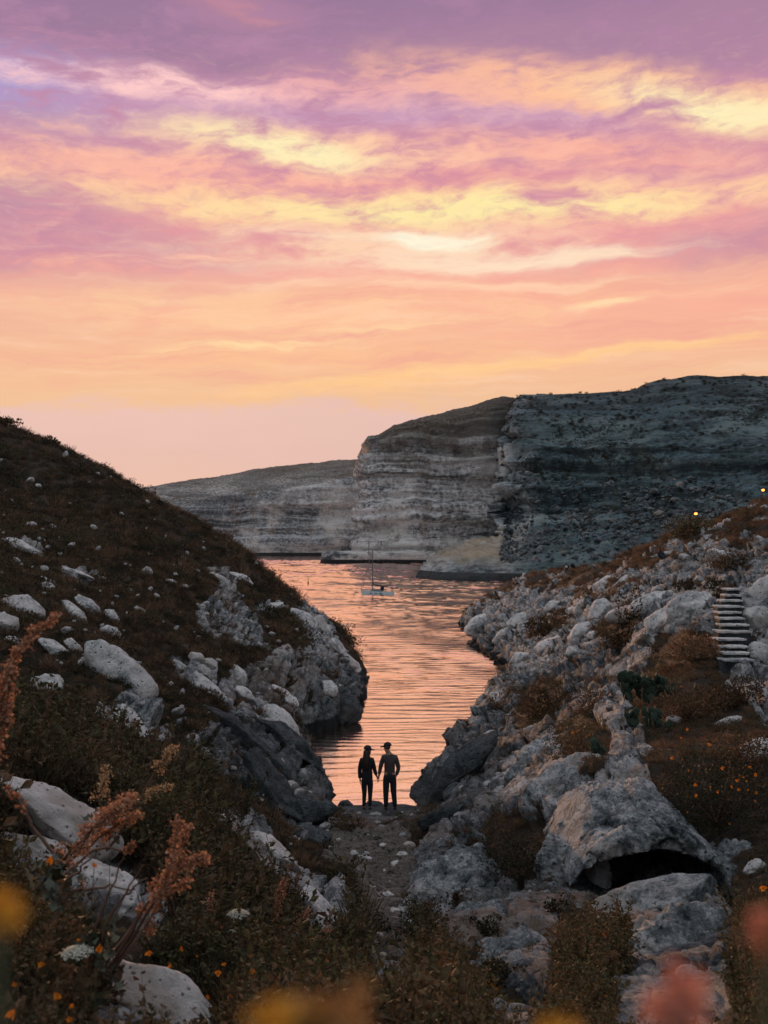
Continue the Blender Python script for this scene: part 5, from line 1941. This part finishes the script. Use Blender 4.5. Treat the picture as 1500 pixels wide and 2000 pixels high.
umbel(465, 1786, 40, 'large white umbel flower above the dark scrub beside the bluish rock', 6.0)
umbel(725, 1936, 26, 'medium white umbel flower at the bottom, below the gully', 5.6)
umbel(791, 1950, 18, 'small white umbel flower right of the medium one', 6.0)
umbel(747, 1864, 16, 'small white umbel flower at the lower end of the gully', 8.6)
umbel(640, 1974, 16, 'small pale umbel flower at the bottom behind the blurred yellow flower', 4.6)
umbel(452, 1820, 16, 'flat half closed umbel below the large white one', 6.1)
umbel(150, 1862, 60, 'grey green umbel at the foot of the rust red dock', 3.5)
umbel(1167, 1791, 10, 'tiny white umbel in dark plants beside the rock shelf', 9.4)


# ---------------------------------------------------------------- orange flowers among the weeds
def orange_flower(px, py, w, Y, label, group):
    c = Vector(P(px, py, Y))
    gz = min(ground_z(c.x, c.y), c.z - 0.06)
    e = empty('orange_flower', (c.x, c.y, gz), label, 'flower', group)
    h = c.z - gz
    t = np.linspace(0, 1, 5)
    b = rng.normal(0, .04, 2)
    q = np.stack([b[0] * (t - t ** 2), b[1] * (t - t ** 2), h * t], 1)
    mesh_obj('stem', *tube_np(q, .0022, .0016, 4), M['stem_green'], e)
    o = bpy.data.objects.new('flower_head', FLOWER_ME[int(rng.integers(0, 3))])
    link(o, e)
    o.location = (0, 0, h)
    s = w / 2 / FPX * Y * 0.80
    o.scale = (s, s, s)
    o.rotation_euler = (R(rng.uniform(35, 80)), R(rng.uniform(-25, 25)), R(rng.uniform(-50, 50)))


FL = {'corner': ('orange flower in the weeds of the lower left corner', 'orange flowers in the lower left corner',
                 [(30, 1980, 42, 2.6), (112, 1948, 26, 2.9), (82, 1884, 24, 3.1), (143, 1966, 22, 3.0), (136, 1990, 22, 2.9), (90, 1992, 10, 3.0), (30, 1922, 16, 3.1), (154, 1836, 12, 3.5)]),
      'stalks': ('orange flower among the dock stalks in front of the white rocks', 'orange flowers among the dock stalks',
                 [(192, 1853, 26, 3.3), (184, 1692, 18, 3.6), (96, 1682, 24, 3.7), (164, 1729, 10, 3.7), (70, 1716, 10, 3.7), (214, 1575, 10, 5.2)]),
      'middle': ('orange flower in dark scrub between the white slab and the gully', 'orange flowers between slab and gully',
                 [(291, 1863, 24, 4.8), (353, 1855, 16, 5.0), (335, 1885, 20, 4.9), (424, 1902, 28, 4.8), (438, 1884, 16, 4.9), (375, 1926, 18, 4.8), (452, 1949, 26, 4.6), (385, 1867, 8, 5.2), (437, 1936, 10, 4.7),
                  (408, 1947, 14, 4.6), (513, 1849, 14, 6.0), (497, 1899, 20, 5.2), (480, 1884, 12, 5.4), (491, 1868, 14, 5.5), (540, 1805, 8, 7.0), (553, 1862, 10, 6.4)]),
      'gully': ('orange flower in the low plants below the gravel gully', 'orange flowers below the gully',
                [(608, 1833, 12, 7.0), (634, 1850, 12, 6.6), (637, 1878, 16, 6.0), (672, 1894, 14, 5.9), (688, 1895, 16, 5.9), (686, 1928, 14, 5.5), (766, 1984, 14, 5.2), (785, 1976, 10, 5.3), (848, 1978, 18, 5.6), (815, 1992, 14, 5.3)]),
      'scrub': ('tiny orange flower in the dark scrub between the dock and the pale ledge', 'tiny orange flowers in the dark scrub',
                [(440, 1710, 9, 7.5), (474, 1754, 10, 7.3), (432, 1692, 7, 7.6), (449, 1746, 7, 7.4), (424, 1764, 7, 7.2), (412, 1725, 7, 7.5), (405, 1660, 6, 8.5)]),
      'right': ('orange flower beside the blurred plants at the right edge', 'orange flowers at the lower right edge',
                [(1470, 1952, 20, 5.0), (1461, 1774, 9, 9.0), (1455, 1798, 10, 8.6), (1490, 1735, 24, 6.5)])}
OWN = {
    'corner': ['largest ragged orange flower at the very bottom of the left corner', 'orange flower above the largest one in the left corner', 'topmost orange flower of the left corner group',
               'orange flower right of the largest corner flower, upper of a close pair', 'orange flower right of the largest corner flower, lower of a close pair', 'tiny orange flower beside the largest corner flower',
               'small orange flower at the left edge above the largest corner flower', 'small orange flower at the foot of the dock stalks'],
    'stalks': ['orange flower at the base of the large rust red dock', 'orange flower hanging at the top left of the white dome rock', 'orange flower on the pale rock under the dark crack',
               'tiny orange flower on the left rim of the white dome rock', 'tiny orange flower at the left edge beside the blurred yellow flower', 'tiny orange flower beside the pale tan dock'],
    'right': ['orange flower in the lower right corner below the blurred pinkish leaves', 'upper tiny orange flower right of the cave', 'lower tiny orange flower right of the cave', 'large orange flower at the right edge above the blurred leaves'],
    'gully': ['orange flower highest on the bushy reddish dock', 'orange flower lower on the bushy reddish dock', 'orange flower between the bushy dock and the blurred ochre flower', 'left flower of the orange pair below the gully',
              'right flower of the orange pair below the gully', 'orange flower left of the medium white umbel', 'orange flower at the bottom edge under the medium white umbel', 'tiny orange flower at the bottom edge near the small umbel',
              'orange flower at the bottom edge under the dark flowering plant', 'lowest orange flower at the bottom edge right of centre']}
for key, (lab, grp, lst) in FL.items():
    for k, a in enumerate(lst):
        orange_flower(*a, OWN[key][k] if key in OWN else lab, grp)


# ---------------------------------------------------------------- plants right at the lens (thrown out of focus by the lens)
M['petal_near'] = leaf_mat('ochre_petals', (0.50, 0.25, 0.03), (0.72, 0.40, 0.05), None, 0.4)
M['leaf_ochre'] = leaf_mat('ochre_leaves', (0.24, 0.13, 0.05), (0.42, 0.22, 0.08), None, 0.4)
M['seed_pink'] = leaf_mat('pink_seeds', (0.50, 0.19, 0.13), (0.75, 0.30, 0.20), None, 0.4)


def near_plant(px, py, w, h, Y, label, mats, n=60, name='near_plant'):
    c = Vector(P(px, py, Y))
    gz = ground_z(c.x, c.y)
    e = empty(name, (c.x, c.y, gz), label, 'plant')
    hh = c.z - gz
    t = np.linspace(0, 1, 10)
    q = np.stack([.02 * np.sin(t * 5), .015 * np.sin(t * 4), hh * t], 1)
    q -= q[-1] * np.array([1, 1, 0]) * t[:, None]
    mesh_obj('stem', *tube_np(q, .0035, .0018, 6), M['stem_green'], e, smooth=True)
    rx, rz = w / 2 / FPX * Y, h / 2 / FPX * Y
    for k, mt in enumerate(mats):
        C = np.array([0, 0, hh]) + rng.normal(0, .42, (n, 3)) * np.array([rx, rx * .5, rz])
        if len(mats) > 1:
            C[:, 0] += (k - (len(mats) - 1) / 2) * rx * 0.9
        D = rand_dirs(n, .3)
        S_ = unit(np.cross(D, rand_dirs(n)))
        ln = rng.uniform(.4, .9, n) * min(rx, rz)
        mesh_obj('petals' if mt.startswith('petal') else 'leaves', *kites(C, D, S_, ln, ln * .8, .2), M[mt], e)


near_plant(0, 1785, 80, 110, .27, 'blurred yellow flower close to the lens at the left edge', ['petal_near'], 70)
near_plant(600, 1995, 130, 110, .27, 'blurred ochre flower head close to the lens at the bottom edge', ['petal_near', 'leaf_ochre', 'leaf_ochre'], 45)
near_plant(1090, 2020, 110, 50, .27, 'blurred yellow flower close to the lens, bottom edge right of centre', ['petal_near'], 80)
near_plant(1320, 1965, 105, 150, .30, 'blurred pink seed head close to the lens near the lower right corner', ['seed_pink'], 110)
near_plant(1505, 1815, 60, 110, .30, 'blurred pinkish leaves close to the lens at the right edge', ['seed_pink', 'leaf_ochre'], 60)

# ---------------------------------------------------------------- people
M['skin'] = plain('skin', (0.30, 0.17, 0.12), 0.6, var=0.1)
M['hair'] = plain('brown_hair', (0.030, 0.017, 0.011), 0.6, var=0.4, scale=40)
M['cloth_black'] = plain('black_cloth', (0.014, 0.014, 0.018), 0.9, var=0.3, scale=14)
M['cloth_brown'] = plain('grey_brown_knit', (0.060, 0.050, 0.050), 0.95, var=0.3, scale=30)
M['cloth_navy'] = plain('dark_denim', (0.016, 0.017, 0.022), 0.9, var=0.3, scale=20)
M['shoe'] = plain('brown_shoes', (0.05, 0.035, 0.03), 0.6)
M['cloth_blue'] = plain('blue_grey_cloth', (0.045, 0.055, 0.085), 0.9)
M['cloth_white'] = plain('pale_cloth', (0.45, 0.45, 0.46), 0.9)


def skin(name, verts, edges, mat, parent, sub=2):
    """verts: (x, y, z, radius[, radius2]); grown with a Skin modifier into one continuous surface"""
    me = bpy.data.meshes.new(name)
    me.from_pydata([v[:3] for v in verts], edges, [])
    me.materials.append(M[mat])
    o = bpy.data.objects.new(name, me)
    link(o, parent)
    md = o.modifiers.new('skin', 'SKIN')
    if not me.skin_vertices:
        bpy.context.view_layer.objects.active = o
    md.use_smooth_shade = True
    lay = me.skin_vertices[0].data
    for i, v in enumerate(verts):
        lay[i].radius = (v[3], v[4] if len(v) > 4 else v[3])
        lay[i].use_root = (i == 0)
    s = o.modifiers.new('sub', 'SUBSURF')
    s.levels = s.render_levels = sub
    return o


def hand_chain(V, E, wrist, hand, d=1):
    """palm and five fingers: appended to a skin graph; wrist index, hand centre, thumb side d"""
    hx, hy, hz = hand
    V.append((hx, hy, hz + .02, .026, .020)); p = len(V) - 1
    E.append((wrist, p))
    for k, (ox, ln) in enumerate(((-.024, .060), (-.008, .075), (.008, .078), (.024, .066))):
        V.append((hx + .003, hy + ox, hz - .035, .0095)); a = len(V) - 1
        V.append((hx + .006 * d, hy + ox, hz - .035 - ln * .55, .0085)); b = len(V) - 1
        V.append((hx + .016 * d, hy + ox * .9, hz - .035 - ln, .007)); c = len(V) - 1
        E += [(p, a), (a, b), (b, c)]
    V.append((hx + .022 * d, hy + .03, hz, .010)); a = len(V) - 1
    V.append((hx + .030 * d, hy + .036, hz - .035, .008)); b = len(V) - 1
    E += [(p, a), (a, b)]


def cap(parent, c, r, face, mat):
    """baseball cap: crown and brim; face = unit vector of the peak in plan"""
    bm = bmesh.new()
    bmesh.ops.create_uvsphere(bm, u_segments=20, v_segments=12, radius=r)
    bmesh.ops.delete(bm, geom=[v for v in bm.verts if v.co.z < -0.12 * r], context='VERTS')
    for v in bm.verts:
        v.co.z *= 0.92
    me = bpy.data.meshes.new('cap')
    bm.to_mesh(me)
    bm.free()
    me.materials.append(M[mat])
    o = bpy.data.objects.new('cap', me)
    link(o, parent)
    o.location = c
    for p_ in me.polygons:
        p_.use_smooth = True
    V, F = [], []
    f = Vector(face).normalized()
    s = Vector((-f.y, f.x, 0))
    n = 9
    for layer in (0, 1):
        for k in range(n):
            a = (k / (n - 1) - .5) * 2.0
            i0 = f * (r * .82 * math.cos(a)) + s * (r * .86 * math.sin(a))
            o0 = f * (r * (.95 + .85 * math.cos(a * .75))) + s * (r * .82 * math.sin(a))
            z = -.10 * r - layer * .012
            V += [(i0.x, i0.y, z), (o0.x, o0.y, z - .18 * r * 1)]
    for k in range(n - 1):
        F.append((2 * k, 2 * k + 1, 2 * k + 3, 2 * k + 2))
        b = 2 * n
        F.append((b + 2 * k, b + 2 * k + 2, b + 2 * k + 3, b + 2 * k + 1))
        F.append((2 * k + 1, b + 2 * k + 1, b + 2 * k + 3, 2 * k + 3))
    q = mesh_obj('brim', V, F, M[mat], o)
    return o


def person_common(V, E, neck, head, face, r=.085):
    """neck index -> jaw, skull, crown, nose, chin, ear"""
    hx, hy, hz = head
    fx, fy = face
    V.append((hx + fx * .012, hy + fy * .012, hz - .065, .060)); j = len(V) - 1
    V.append((hx, hy, hz, r)); s = len(V) - 1
    V.append((hx - fx * .012, hy - fy * .012, hz + .055, r * .82)); c = len(V) - 1
    V.append((hx + fx * .062, hy + fy * .062, hz - .088, .024)); ch = len(V) - 1
    V.append((hx + fx * .108, hy + fy * .108, hz - .022, .013)); no = len(V) - 1
    V.append((hx + fx * .088, hy + fy * .088, hz - .058, .016)); mo = len(V) - 1
    E += [(neck, j), (j, s), (s, c), (j, ch), (s, no), (j, mo)]


wx, wy, _ = P(717, 1580, 26.75)
mx, my, _ = P(761, 1578, 26.75)
wz, mz = ledge_top(wx, wy) - 0.02, ledge_top(mx, my) - 0.02

# the woman
w = empty('person', (wx, wy, wz), 'person in a dark jacket and cap with long hair, holding hands, at the left', 'person', 'couple holding hands on the ledge')
V = [(0, 0, .83, .105), (0, 0, 1.02, .095), (0, 0, 1.22, .110), (0, .0, 1.36, .075), (.008, .0, 1.43, .048)]
E = [(0, 1), (1, 2), (2, 3), (3, 4)]
person_common(V, E, 4, (.015, 0, 1.565), (.92, .38), .082)


def limb(V, E, root, pts):
    i = root
    for p_ in pts:
        V.append(p_)
        E.append((i, len(V) - 1))
        i = len(V) - 1
    return i


i = limb(V, E, 3, [(-.14, 0, 1.325, .050), (-.185, .0, 1.06, .036), (-.185, .01, .83, .026)])
hand_chain(V, E, i, (-.185, .01, .77), 1)
i = limb(V, E, 3, [(.135, 0, 1.325, .050), (.185, .0, 1.07, .036), (.252, .0, .885, .026)])
hand_chain(V, E, i, (.282, .0, .83), -1)
i = limb(V, E, 0, [(-.075, 0, .76, .085), (-.070, 0, .44, .052), (-.085, .01, .10, .036), (-.085, .09, .03, .034)])
i = limb(V, E, 0, [(.075, 0, .76, .085), (.080, 0, .44, .052), (.072, .01, .10, .036), (.075, .09, .03, .034)])
skin('body', V, E, 'skin', w)
V = [(0, 0, .70, .165, .12), (0, 0, .90, .160, .12), (0, 0, 1.08, .140, .11), (0, 0, 1.24, .145, .115), (0, 0, 1.36, .085)]
E = [(0, 1), (1, 2), (2, 3), (3, 4)]
limb(V, E, 3, [(-.150, 0, 1.31, .072), (-.195, 0, 1.06, .058), (-.188, .01, .82, .052)])
limb(V, E, 3, [(.142, 0, 1.31, .072), (.190, 0, 1.07, .058), (.245, 0, .90, .046)])
skin('jacket', V, E, 'cloth_black', w)
V = [(0, 0, .84, .140), (0, 0, .95, .12)]
E = [(0, 1)]
limb(V, E, 0, [(-.078, 0, .72, .098), (-.070, 0, .44, .064), (-.085, .01, .09, .046)])
limb(V, E, 0, [(.078, 0, .72, .098), (.080, 0, .44, .064), (.072, .01, .09, .046)])
skin('trousers', V, E, 'cloth_black', w)
for x in (-.085, .073):
    skin('shoe', [(x, -.02, .045, .045), (x, .06, .04, .045), (x, .14, .032, .036)], [(0, 1), (1, 2)], 'shoe', w)
skin('hair', [(.0, -.015, 1.60, .092), (-.012, -.035, 1.50, .095), (-.02, -.06, 1.36, .105), (-.015, -.085, 1.20, .085), (-.01, -.095, 1.06, .035)], [(0, 1), (1, 2), (2, 3), (3, 4)], 'hair', w)
cap(w, (.012, 0, 1.605), .105, (.95, .30, 0), 'cloth_black')

# the man
m_ = empty('person', (mx, my, mz), 'taller person in a grey-brown sweater, cap and dark jeans, one hand in pocket', 'person', 'couple holding hands on the ledge')
V = [(0, 0, .92, .115), (-.005, 0, 1.12, .110), (0, 0, 1.30, .105), (-.02, 0, 1.44, .065), (-.035, 0, 1.515, .052)]
E = [(0, 1), (1, 2), (2, 3), (3, 4)]
person_common(V, E, 4, (-.055, 0, 1.645), (-.95, .25), .088)
i = limb(V, E, 3, [(-.165, 0, 1.40, .055), (-.232, 0, 1.15, .042), (-.280, 0, .905, .030)])
hand_chain(V, E, i, (-.297, .0, .845), 1)
i = limb(V, E, 3, [(.165, 0, 1.385, .055), (.232, 0, 1.10, .042), (.165, -.02, .90, .030)])
hand_chain(V, E, i, (.135, -.03, .85), -1)
limb(V, E, 0, [(-.085, 0, .84, .095), (-.098, 0, .46, .058), (-.095, .01, .10, .042), (-.095, .10, .03, .036)])
limb(V, E, 0, [(.085, 0, .84, .095), (.106, 0, .46, .058), (.145, .01, .10, .042), (.15, .10, .03, .036)])
skin('body', V, E, 'skin', m_)
V = [(0, 0, .87, .160, .12), (0, 0, 1.04, .152, .12), (0, 0, 1.20, .152, .125), (0, 0, 1.33, .165, .13), (-.02, 0, 1.46, .105)]
E = [(0, 1), (1, 2), (2, 3), (3, 4)]
limb(V, E, 3, [(-.165, 0, 1.385, .080), (-.235, 0, 1.15, .060), (-.275, 0, .93, .044)])
limb(V, E, 3, [(.165, 0, 1.37, .080), (.238, 0, 1.10, .060), (.170, -.02, .91, .046)])
skin('sweater', V, E, 'cloth_brown', m_)
V = [(0, 0, .92, .150), (0, 0, 1.04, .13)]
E = [(0, 1)]
limb(V, E, 0, [(-.082, 0, .80, .112), (-.098, 0, .46, .078), (-.095, .01, .07, .060)])
limb(V, E, 0, [(.082, 0, .80, .112), (.106, 0, .46, .078), (.145, .01, .07, .060)])
skin('jeans', V, E, 'cloth_navy', m_)
for x in (-.095, .15):
    skin('shoe', [(x, -.02, .05, .05), (x, .07, .045, .05), (x, .16, .035, .04)], [(0, 1), (1, 2)], 'shoe', m_)
skin('hair', [(-.045, -.005, 1.66, .092), (-.035, -.015, 1.60, .085)], [(0, 1)], 'hair', m_)
cap(m_, (-.052, 0, 1.69), .108, (-.97, .2, 0), 'cloth_black')


def small_person(loc, rz, label, top, sit=True):
    """a far figure, a few pixels tall"""
    e = empty('person', loc, label, 'person', rz=rz)
    if sit:
        V = [(0, 0, .12, .15), (0, .02, .40, .14), (0, .03, .55, .08), (0, .03, .63, .055), (0, .0, .74, .095)]
        E = [(0, 1), (1, 2), (2, 3), (3, 4)]
        limb(V, E, 0, [(-.1, -.40, .28, .08), (-.1, -.45, -.15, .05)])
        limb(V, E, 0, [(.1, -.40, .28, .08), (.1, -.45, -.15, .05)])
        limb(V, E, 2, [(-.2, 0, .50, .06), (-.22, -.12, .28, .05), (-.1, -.35, .30, .04)])
        limb(V, E, 2, [(.2, 0, .50, .06), (.22, -.12, .28, .05), (.1, -.35, .30, .04)])
    else:
        V = [(0, 0, .92, .14), (0, 0, 1.2, .15), (0, 0, 1.42, .10), (0, 0, 1.5, .055), (0, 0, 1.63, .1)]
        E = [(0, 1), (1, 2), (2, 3), (3, 4)]
        limb(V, E, 0, [(-.1, .05, .5, .07), (-.1, .12, .06, .05)])
        limb(V, E, 0, [(.1, -.05, .5, .07), (.1, -.15, .06, .05)])
        limb(V, E, 2, [(-.2, 0, 1.36, .06), (-.24, .05, 1.1, .05), (-.22, -.05, .85, .04)])
        limb(V, E, 2, [(.2, 0, 1.36, .06), (.24, -.05, 1.1, .05), (.22, .08, .85, .04)])
    skin('body', V, E, 'cloth_navy', e, 1)
    z0 = .10 if sit else .9
    skin('top', [(0, .02, z0 + .06, .18), (0, .02, z0 + .3, .17), (0, .02, z0 + .47, .09)], [(0, 1), (1, 2)], top, e, 1)


q, _n_ = seen(1290, 1098)
small_person((q.x, q.y, q.z + .05), .4, 'dark seated figure on the grassy slope above the footpath', 'cloth_blue')
q, _n_ = seen(1118, 1114)
small_person((q.x, q.y, q.z + .10), 2.6, 'dark seated figure on the skyline of the right point', 'cloth_black')
q, _n_ = seen(1108, 1116)
small_person((q.x - .1, q.y, q.z + .10), 2.9, 'pale-topped seated figure beside the dark one on the skyline of the right point', 'cloth_white')

# ---------------------------------------------------------------- far lamps and a walker on the path below the dark hillside
_hd = bpy.data.objects['dark_hillside']
_hv = [tuple(v.co) for v in _hd.data.vertices]
_hb = BVHTree.FromPolygons(_hv, [tuple(p.vertices) for p in _hd.data.polygons])


def far_hit(px, py):
    d = Vector(((px - 750) / FPX, 1.0, (HOR - py) / FPX)).normalized()
    loc, nor, i, dist = _hb.ray_cast(Vector((0, 0, CAM_H)), d)
    return loc


M['lamp_pole'] = plain('lamp_pole', (0.05, 0.055, 0.06), 0.6)
M['lamp_glow'] = plain('lamp_glow', (1.0, 0.45, 0.15), 0.5, emit=((1.0, 0.22, 0.03), 5.0))


def street_lamp(px, py, label):
    g = far_hit(px, py + 34) or Vector(P(px, py + 34, 262))
    top = CAM_H + (HOR - py) / FPX * g.y
    e = empty('street_lamp', (g.x, g.y, g.z - .2), label, 'street lamp', 'lit lamps by the path')
    h = top - g.z + .2
    mesh_obj('pole', *tube_np(np.array([(0, 0, 0), (0, 0, h * .5), (0, 0, h + .3)]), .07, .05, 8), M['lamp_pole'], e, smooth=True)
    mesh_obj('arm', *tube_np(np.array([(0, 0, h + .3), (0, -.4, h + .42), (0, -.75, h + .36)]), .045, .04, 6), M['lamp_pole'], e, smooth=True)
    v, f = rock_np(ICO2, (.34, .42, .16), 12, planes=0, rough=0, lumps=0)
    hd = mesh_obj('lamp_head', v + np.array([0, -.75, h + .40]), f, M['lamp_pole'], e, smooth=True)
    v, f = rock_np(ICO2, (.40, .44, .30), 12, planes=0, rough=0, lumps=0)
    mesh_obj('bulb', v + np.array([0, -.80, h + .06]), f, M['lamp_glow'], hd, smooth=True)
    ld = bpy.data.lights.new('lamp_light', 'POINT')
    ld.energy = 90
    ld.color = (1.0, .42, .12)
    ld.shadow_soft_size = .4
    lo = bpy.data.objects.new('lamp_light', ld)
    link(lo, e)
    lo.location = (0, -1.4, h + .05)


street_lamp(1357, 1004, 'lit orange lamp at the foot of the dark hillside, above the skyline bush')
street_lamp(1488, 958, 'lit orange lamp by the right edge of the frame')
g = far_hit(1397, 1013)
if g:
    small_person((g.x, g.y, g.z), .3, 'tiny standing figure on the path beyond the right bank', 'cloth_white', sit=False)

# ---------------------------------------------------------------- sailing boat
M['hull'] = plain('white_hull', (0.36, 0.47, 0.49), 0.35, spec=0.5, var=0.1)
M['deck'] = plain('boat_deck', (0.16, 0.17, 0.18), 0.6)
M['boot'] = plain('boot_top', (0.03, 0.04, 0.06), 0.5)
M['spar'] = plain('alloy_spar', (0.10, 0.115, 0.125), 0.5)
M['canvas_dark'] = plain('blue_black_canvas', (0.02, 0.025, 0.04), 0.9)
M['port'] = plain('dark_glass', (0.01, 0.012, 0.015), 0.1, spec=0.5)
M['sailcloth'] = plain('furled_sail', (0.30, 0.20, 0.15), 0.8)


def boat():
    b = empty('sailing_boat', P(737, 1163, 182.5), 'white sailing boat with bare mast at anchor in the bay', 'boat', rz=R(172))
    b.scale = (1.12, 1.12, 1.12)
    L, B = 5.4, 1.75      # bow towards +x before rotation (shows towards the left)
    ns = 22
    V, F = [], []
    prof = []
    for i in range(ns):
        s = i / (ns - 1)                       # 0 stern .. 1 bow
        x = -L / 2 + L * s
        hw = B / 2 * (0.74 + 0.30 * math.sin(min(1, s * 1.5) * math.pi / 2)) * (1 - max(0, (s - .45) / .55) ** 2.2)
        hw = max(hw, .01)
        sheer = .62 + .22 * s ** 2
        row = []
        for (k, (fy, fz)) in enumerate([(1.0, 1.0), (.97, .62), (.88, .22), (.70, -.10), (.35, -.28), (0, -.34)]):
            z = sheer * fz if fz > 0 else fz * (1 - .6 * max(0, s - .6) / .4)
            xo = x - (.34 * (1 - fz) * max(0, s - .7) / .3) + .10 * (1 - fz) * max(0, .15 - s) / .15
            row.append((xo, hw * fy, z))
        full = row + [(x_, -y_, z_) for x_, y_, z_ in row[-2::-1]]
        V += full
    k = 11
    for i in range(ns - 1):
        for j in range(k - 1):
            F.append((i * k + j, (i + 1) * k + j, (i + 1) * k + j + 1, i * k + j + 1))
    F.append(tuple(range(k)))
    hull = mesh_obj('hull', V, F, M['hull'], b, smooth=False)
    DV, DF = [], []
    for i in range(ns):
        a = V[i * k]
        DV += [(a[0], a[1] * .97, a[2] - .03), (a[0], -a[1] * .97, a[2] - .03)]
    for i in range(ns - 1):
        DF.append((2 * i, 2 * i + 1, 2 * i + 3, 2 * i + 2))
    mesh_obj('deck', DV, DF, M['deck'], b)
    # coachroof
    CV, CF = [], []
    for x, w_, h in [(-.7, .50, .30), (-.2, .54, .36), (.5, .50, .34), (1.1, .36, .22), (1.45, .2, .05)]:
        CV += [(x, w_, .60), (x, w_ * .82, .62 + h), (x, -w_ * .82, .62 + h), (x, -w_, .60)]
    for i in range(4):
        for j in range(3):
            CF.append((i * 4 + j, i * 4 + j + 1, (i + 1) * 4 + j + 1, (i + 1) * 4 + j))
    CF.append((0, 1, 2, 3)[::-1])
    cab = mesh_obj('cabin', CV, CF, M['deck'], b)
    for sgn in (1, -1):
        for x in (-.9, -.1, .7):
            v = [(x, sgn * .86, .30), (x + .42, sgn * .865, .31), (x + .42, sgn * .875, .43), (x, sgn * .87, .42)]
            mesh_obj('porthole', v, [(0, 1, 2, 3) if sgn < 0 else (3, 2, 1, 0)], M['port'], b)
    mast_x = .78
    mast = mesh_obj('mast', *tube_np(np.array([(mast_x, 0, .6), (mast_x, 0, 4.0), (mast_x - .05, 0, 7.2)]), .085, .065, 8), M['spar'], b, smooth=True)
    mesh_obj('spreader', *tube_np(np.array([(mast_x, -.55, 4.5), (mast_x, 0, 4.55), (mast_x, .55, 4.5)]), .025, .025, 5), M['spar'], mast)
    mesh_obj('boom', *tube_np(np.array([(mast_x, 0, 1.55), (-.9, 0, 1.45), (-1.35, 0, 1.42)]), .05, .04, 6), M['spar'], b)
    mesh_obj('furled_mainsail', *tube_np(np.array([(mast_x - .06, 0, 2.5), (mast_x - .16, 0, 1.75), (-.2, 0, 1.58), (-1.2, 0, 1.52)]), .05, .09, 8), M['canvas_dark'], b, smooth=True)
    mesh_obj('furled_jib', *tube_np(np.array([(2.62, 0, .85), (2.1, 0, 2.7), (mast_x + .1, 0, 6.7)]), .05, .03, 6), M['sailcloth'], b, smooth=True)
    mesh_obj('backstay', *tube_np(np.array([(-2.62, 0, .65), (mast_x - .05, 0, 7.15)]), .012, .012, 4), M['spar'], b)
    for sgn in (1, -1):
        mesh_obj('shroud', *tube_np(np.array([(mast_x - .1, sgn * .85, .7), (mast_x, sgn * .55, 4.5), (mast_x - .03, 0, 6.7)]), .010, .010, 4), M['spar'], b)
    # spray hood over the companionway and a flat cockpit awning on thin posts
    v, f = rock_np(ICO2, (.34, .48, .42), 5, planes=0, rough=0, lumps=.05)
    mesh_obj('spray_hood', v + np.array([-.78, 0, 1.12]), f, M['canvas_dark'], b, smooth=True)
    aw = mesh_obj('awning', [(-1.35, -.6, 1.62), (-2.45, -.55, 1.56), (-2.45, .55, 1.56), (-1.35, .6, 1.62), (-1.35, -.6, 1.66), (-2.45, -.55, 1.60), (-2.45, .55, 1.60), (-1.35, .6, 1.66)],
                  [(0, 1, 2, 3), (7, 6, 5, 4), (0, 4, 5, 1), (1, 5, 6, 2), (2, 6, 7, 3), (3, 7, 4, 0)], M['canvas_dark'], b)
    for x, y in ((-1.4, .58), (-1.4, -.58), (-2.4, .53), (-2.4, -.53)):
        mesh_obj('post', *tube_np(np.array([(x, y, .6), (x, y, 1.6)]), .018, .018, 5), M['spar'], aw)
    mesh_obj('pushpit', *tube_np(np.array([(-2.0, .72, 1.05), (-2.6, .60, 1.05), (-2.66, 0, 1.05), (-2.6, -.60, 1.05), (-2.0, -.72, 1.05)]), .018, .018, 5), M['spar'], b)


boat()

# ---------------------------------------------------------------- channel marker
M['marker_red'] = plain('marker_red', (0.16, 0.03, 0.02), 0.6)
M['marker_yellow'] = plain('marker_yellow', (0.55, 0.28, 0.05), 0.6)
mk = empty('marker_buoy', P(602, 1142, 229), 'thin channel marker buoy standing alone in the bay', 'buoy')
mesh_obj('float', *tube_np(np.array([(0, 0, -.3), (0, 0, .2), (0, 0, .75)]), .17, .14, 10), M['marker_red'], mk, smooth=True)
mesh_obj('pole', *tube_np(np.array([(0, 0, .7), (0, 0, 1.2), (0, 0, 1.85)]), .07, .05, 8), M['marker_yellow'], mk, smooth=True)

# rusty beam on the cliff above the platform
M['rust'] = plain('rusty_iron', (0.085, 0.058, 0.045), 0.8)
bx = P(725, 1058, 440)
rb = empty('iron_beam', (bx[0], bx[1], 4.9), 'thin dark horizontal iron beam on posts above the rock platform', 'beam')
hz = bx[2] - 4.9
mesh_obj('rail', *tube_np(np.array([(-6.2, 0, hz), (0, 0, hz - .05), (6.0, 0, hz + .1)]), .09, .09, 6), M['rust'], rb)
for x, a, c_ in ((-6.0, -.8, .8), (4.3, -1.8, .3), (-1.0, -4.9, 0)):
    mesh_obj('post', *tube_np(np.array([(x, 0, hz + a), (x, 0, hz + c_)]), .16, .16, 6), M['rust'], rb)

# dry reeds washed into the gully
for k in range(46):
    px, py = rng.normal(735, 38), rng.normal(1775, 26)
    q, n_ = seen(px, py)
    a = rng.uniform(0, 6.28)
    L = rng.uniform(.12, .42)
    d = np.array([math.cos(a), math.sin(a) * .8, rng.uniform(0, .35)])
    t = np.linspace(0, 1, 4)[:, None]
    pts = d * L * t + rng.normal(0, .012, (4, 3))
    o = mesh_obj('dry_reed', *tube_np(pts, .006, .004, 4), M['twig'])
    o.location = q + Vector((0, 0, .02))
    tag(o, 'bleached dry reed stalk lying among the driftwood in the lower gully', 'reed', 'dry reeds in the gully')
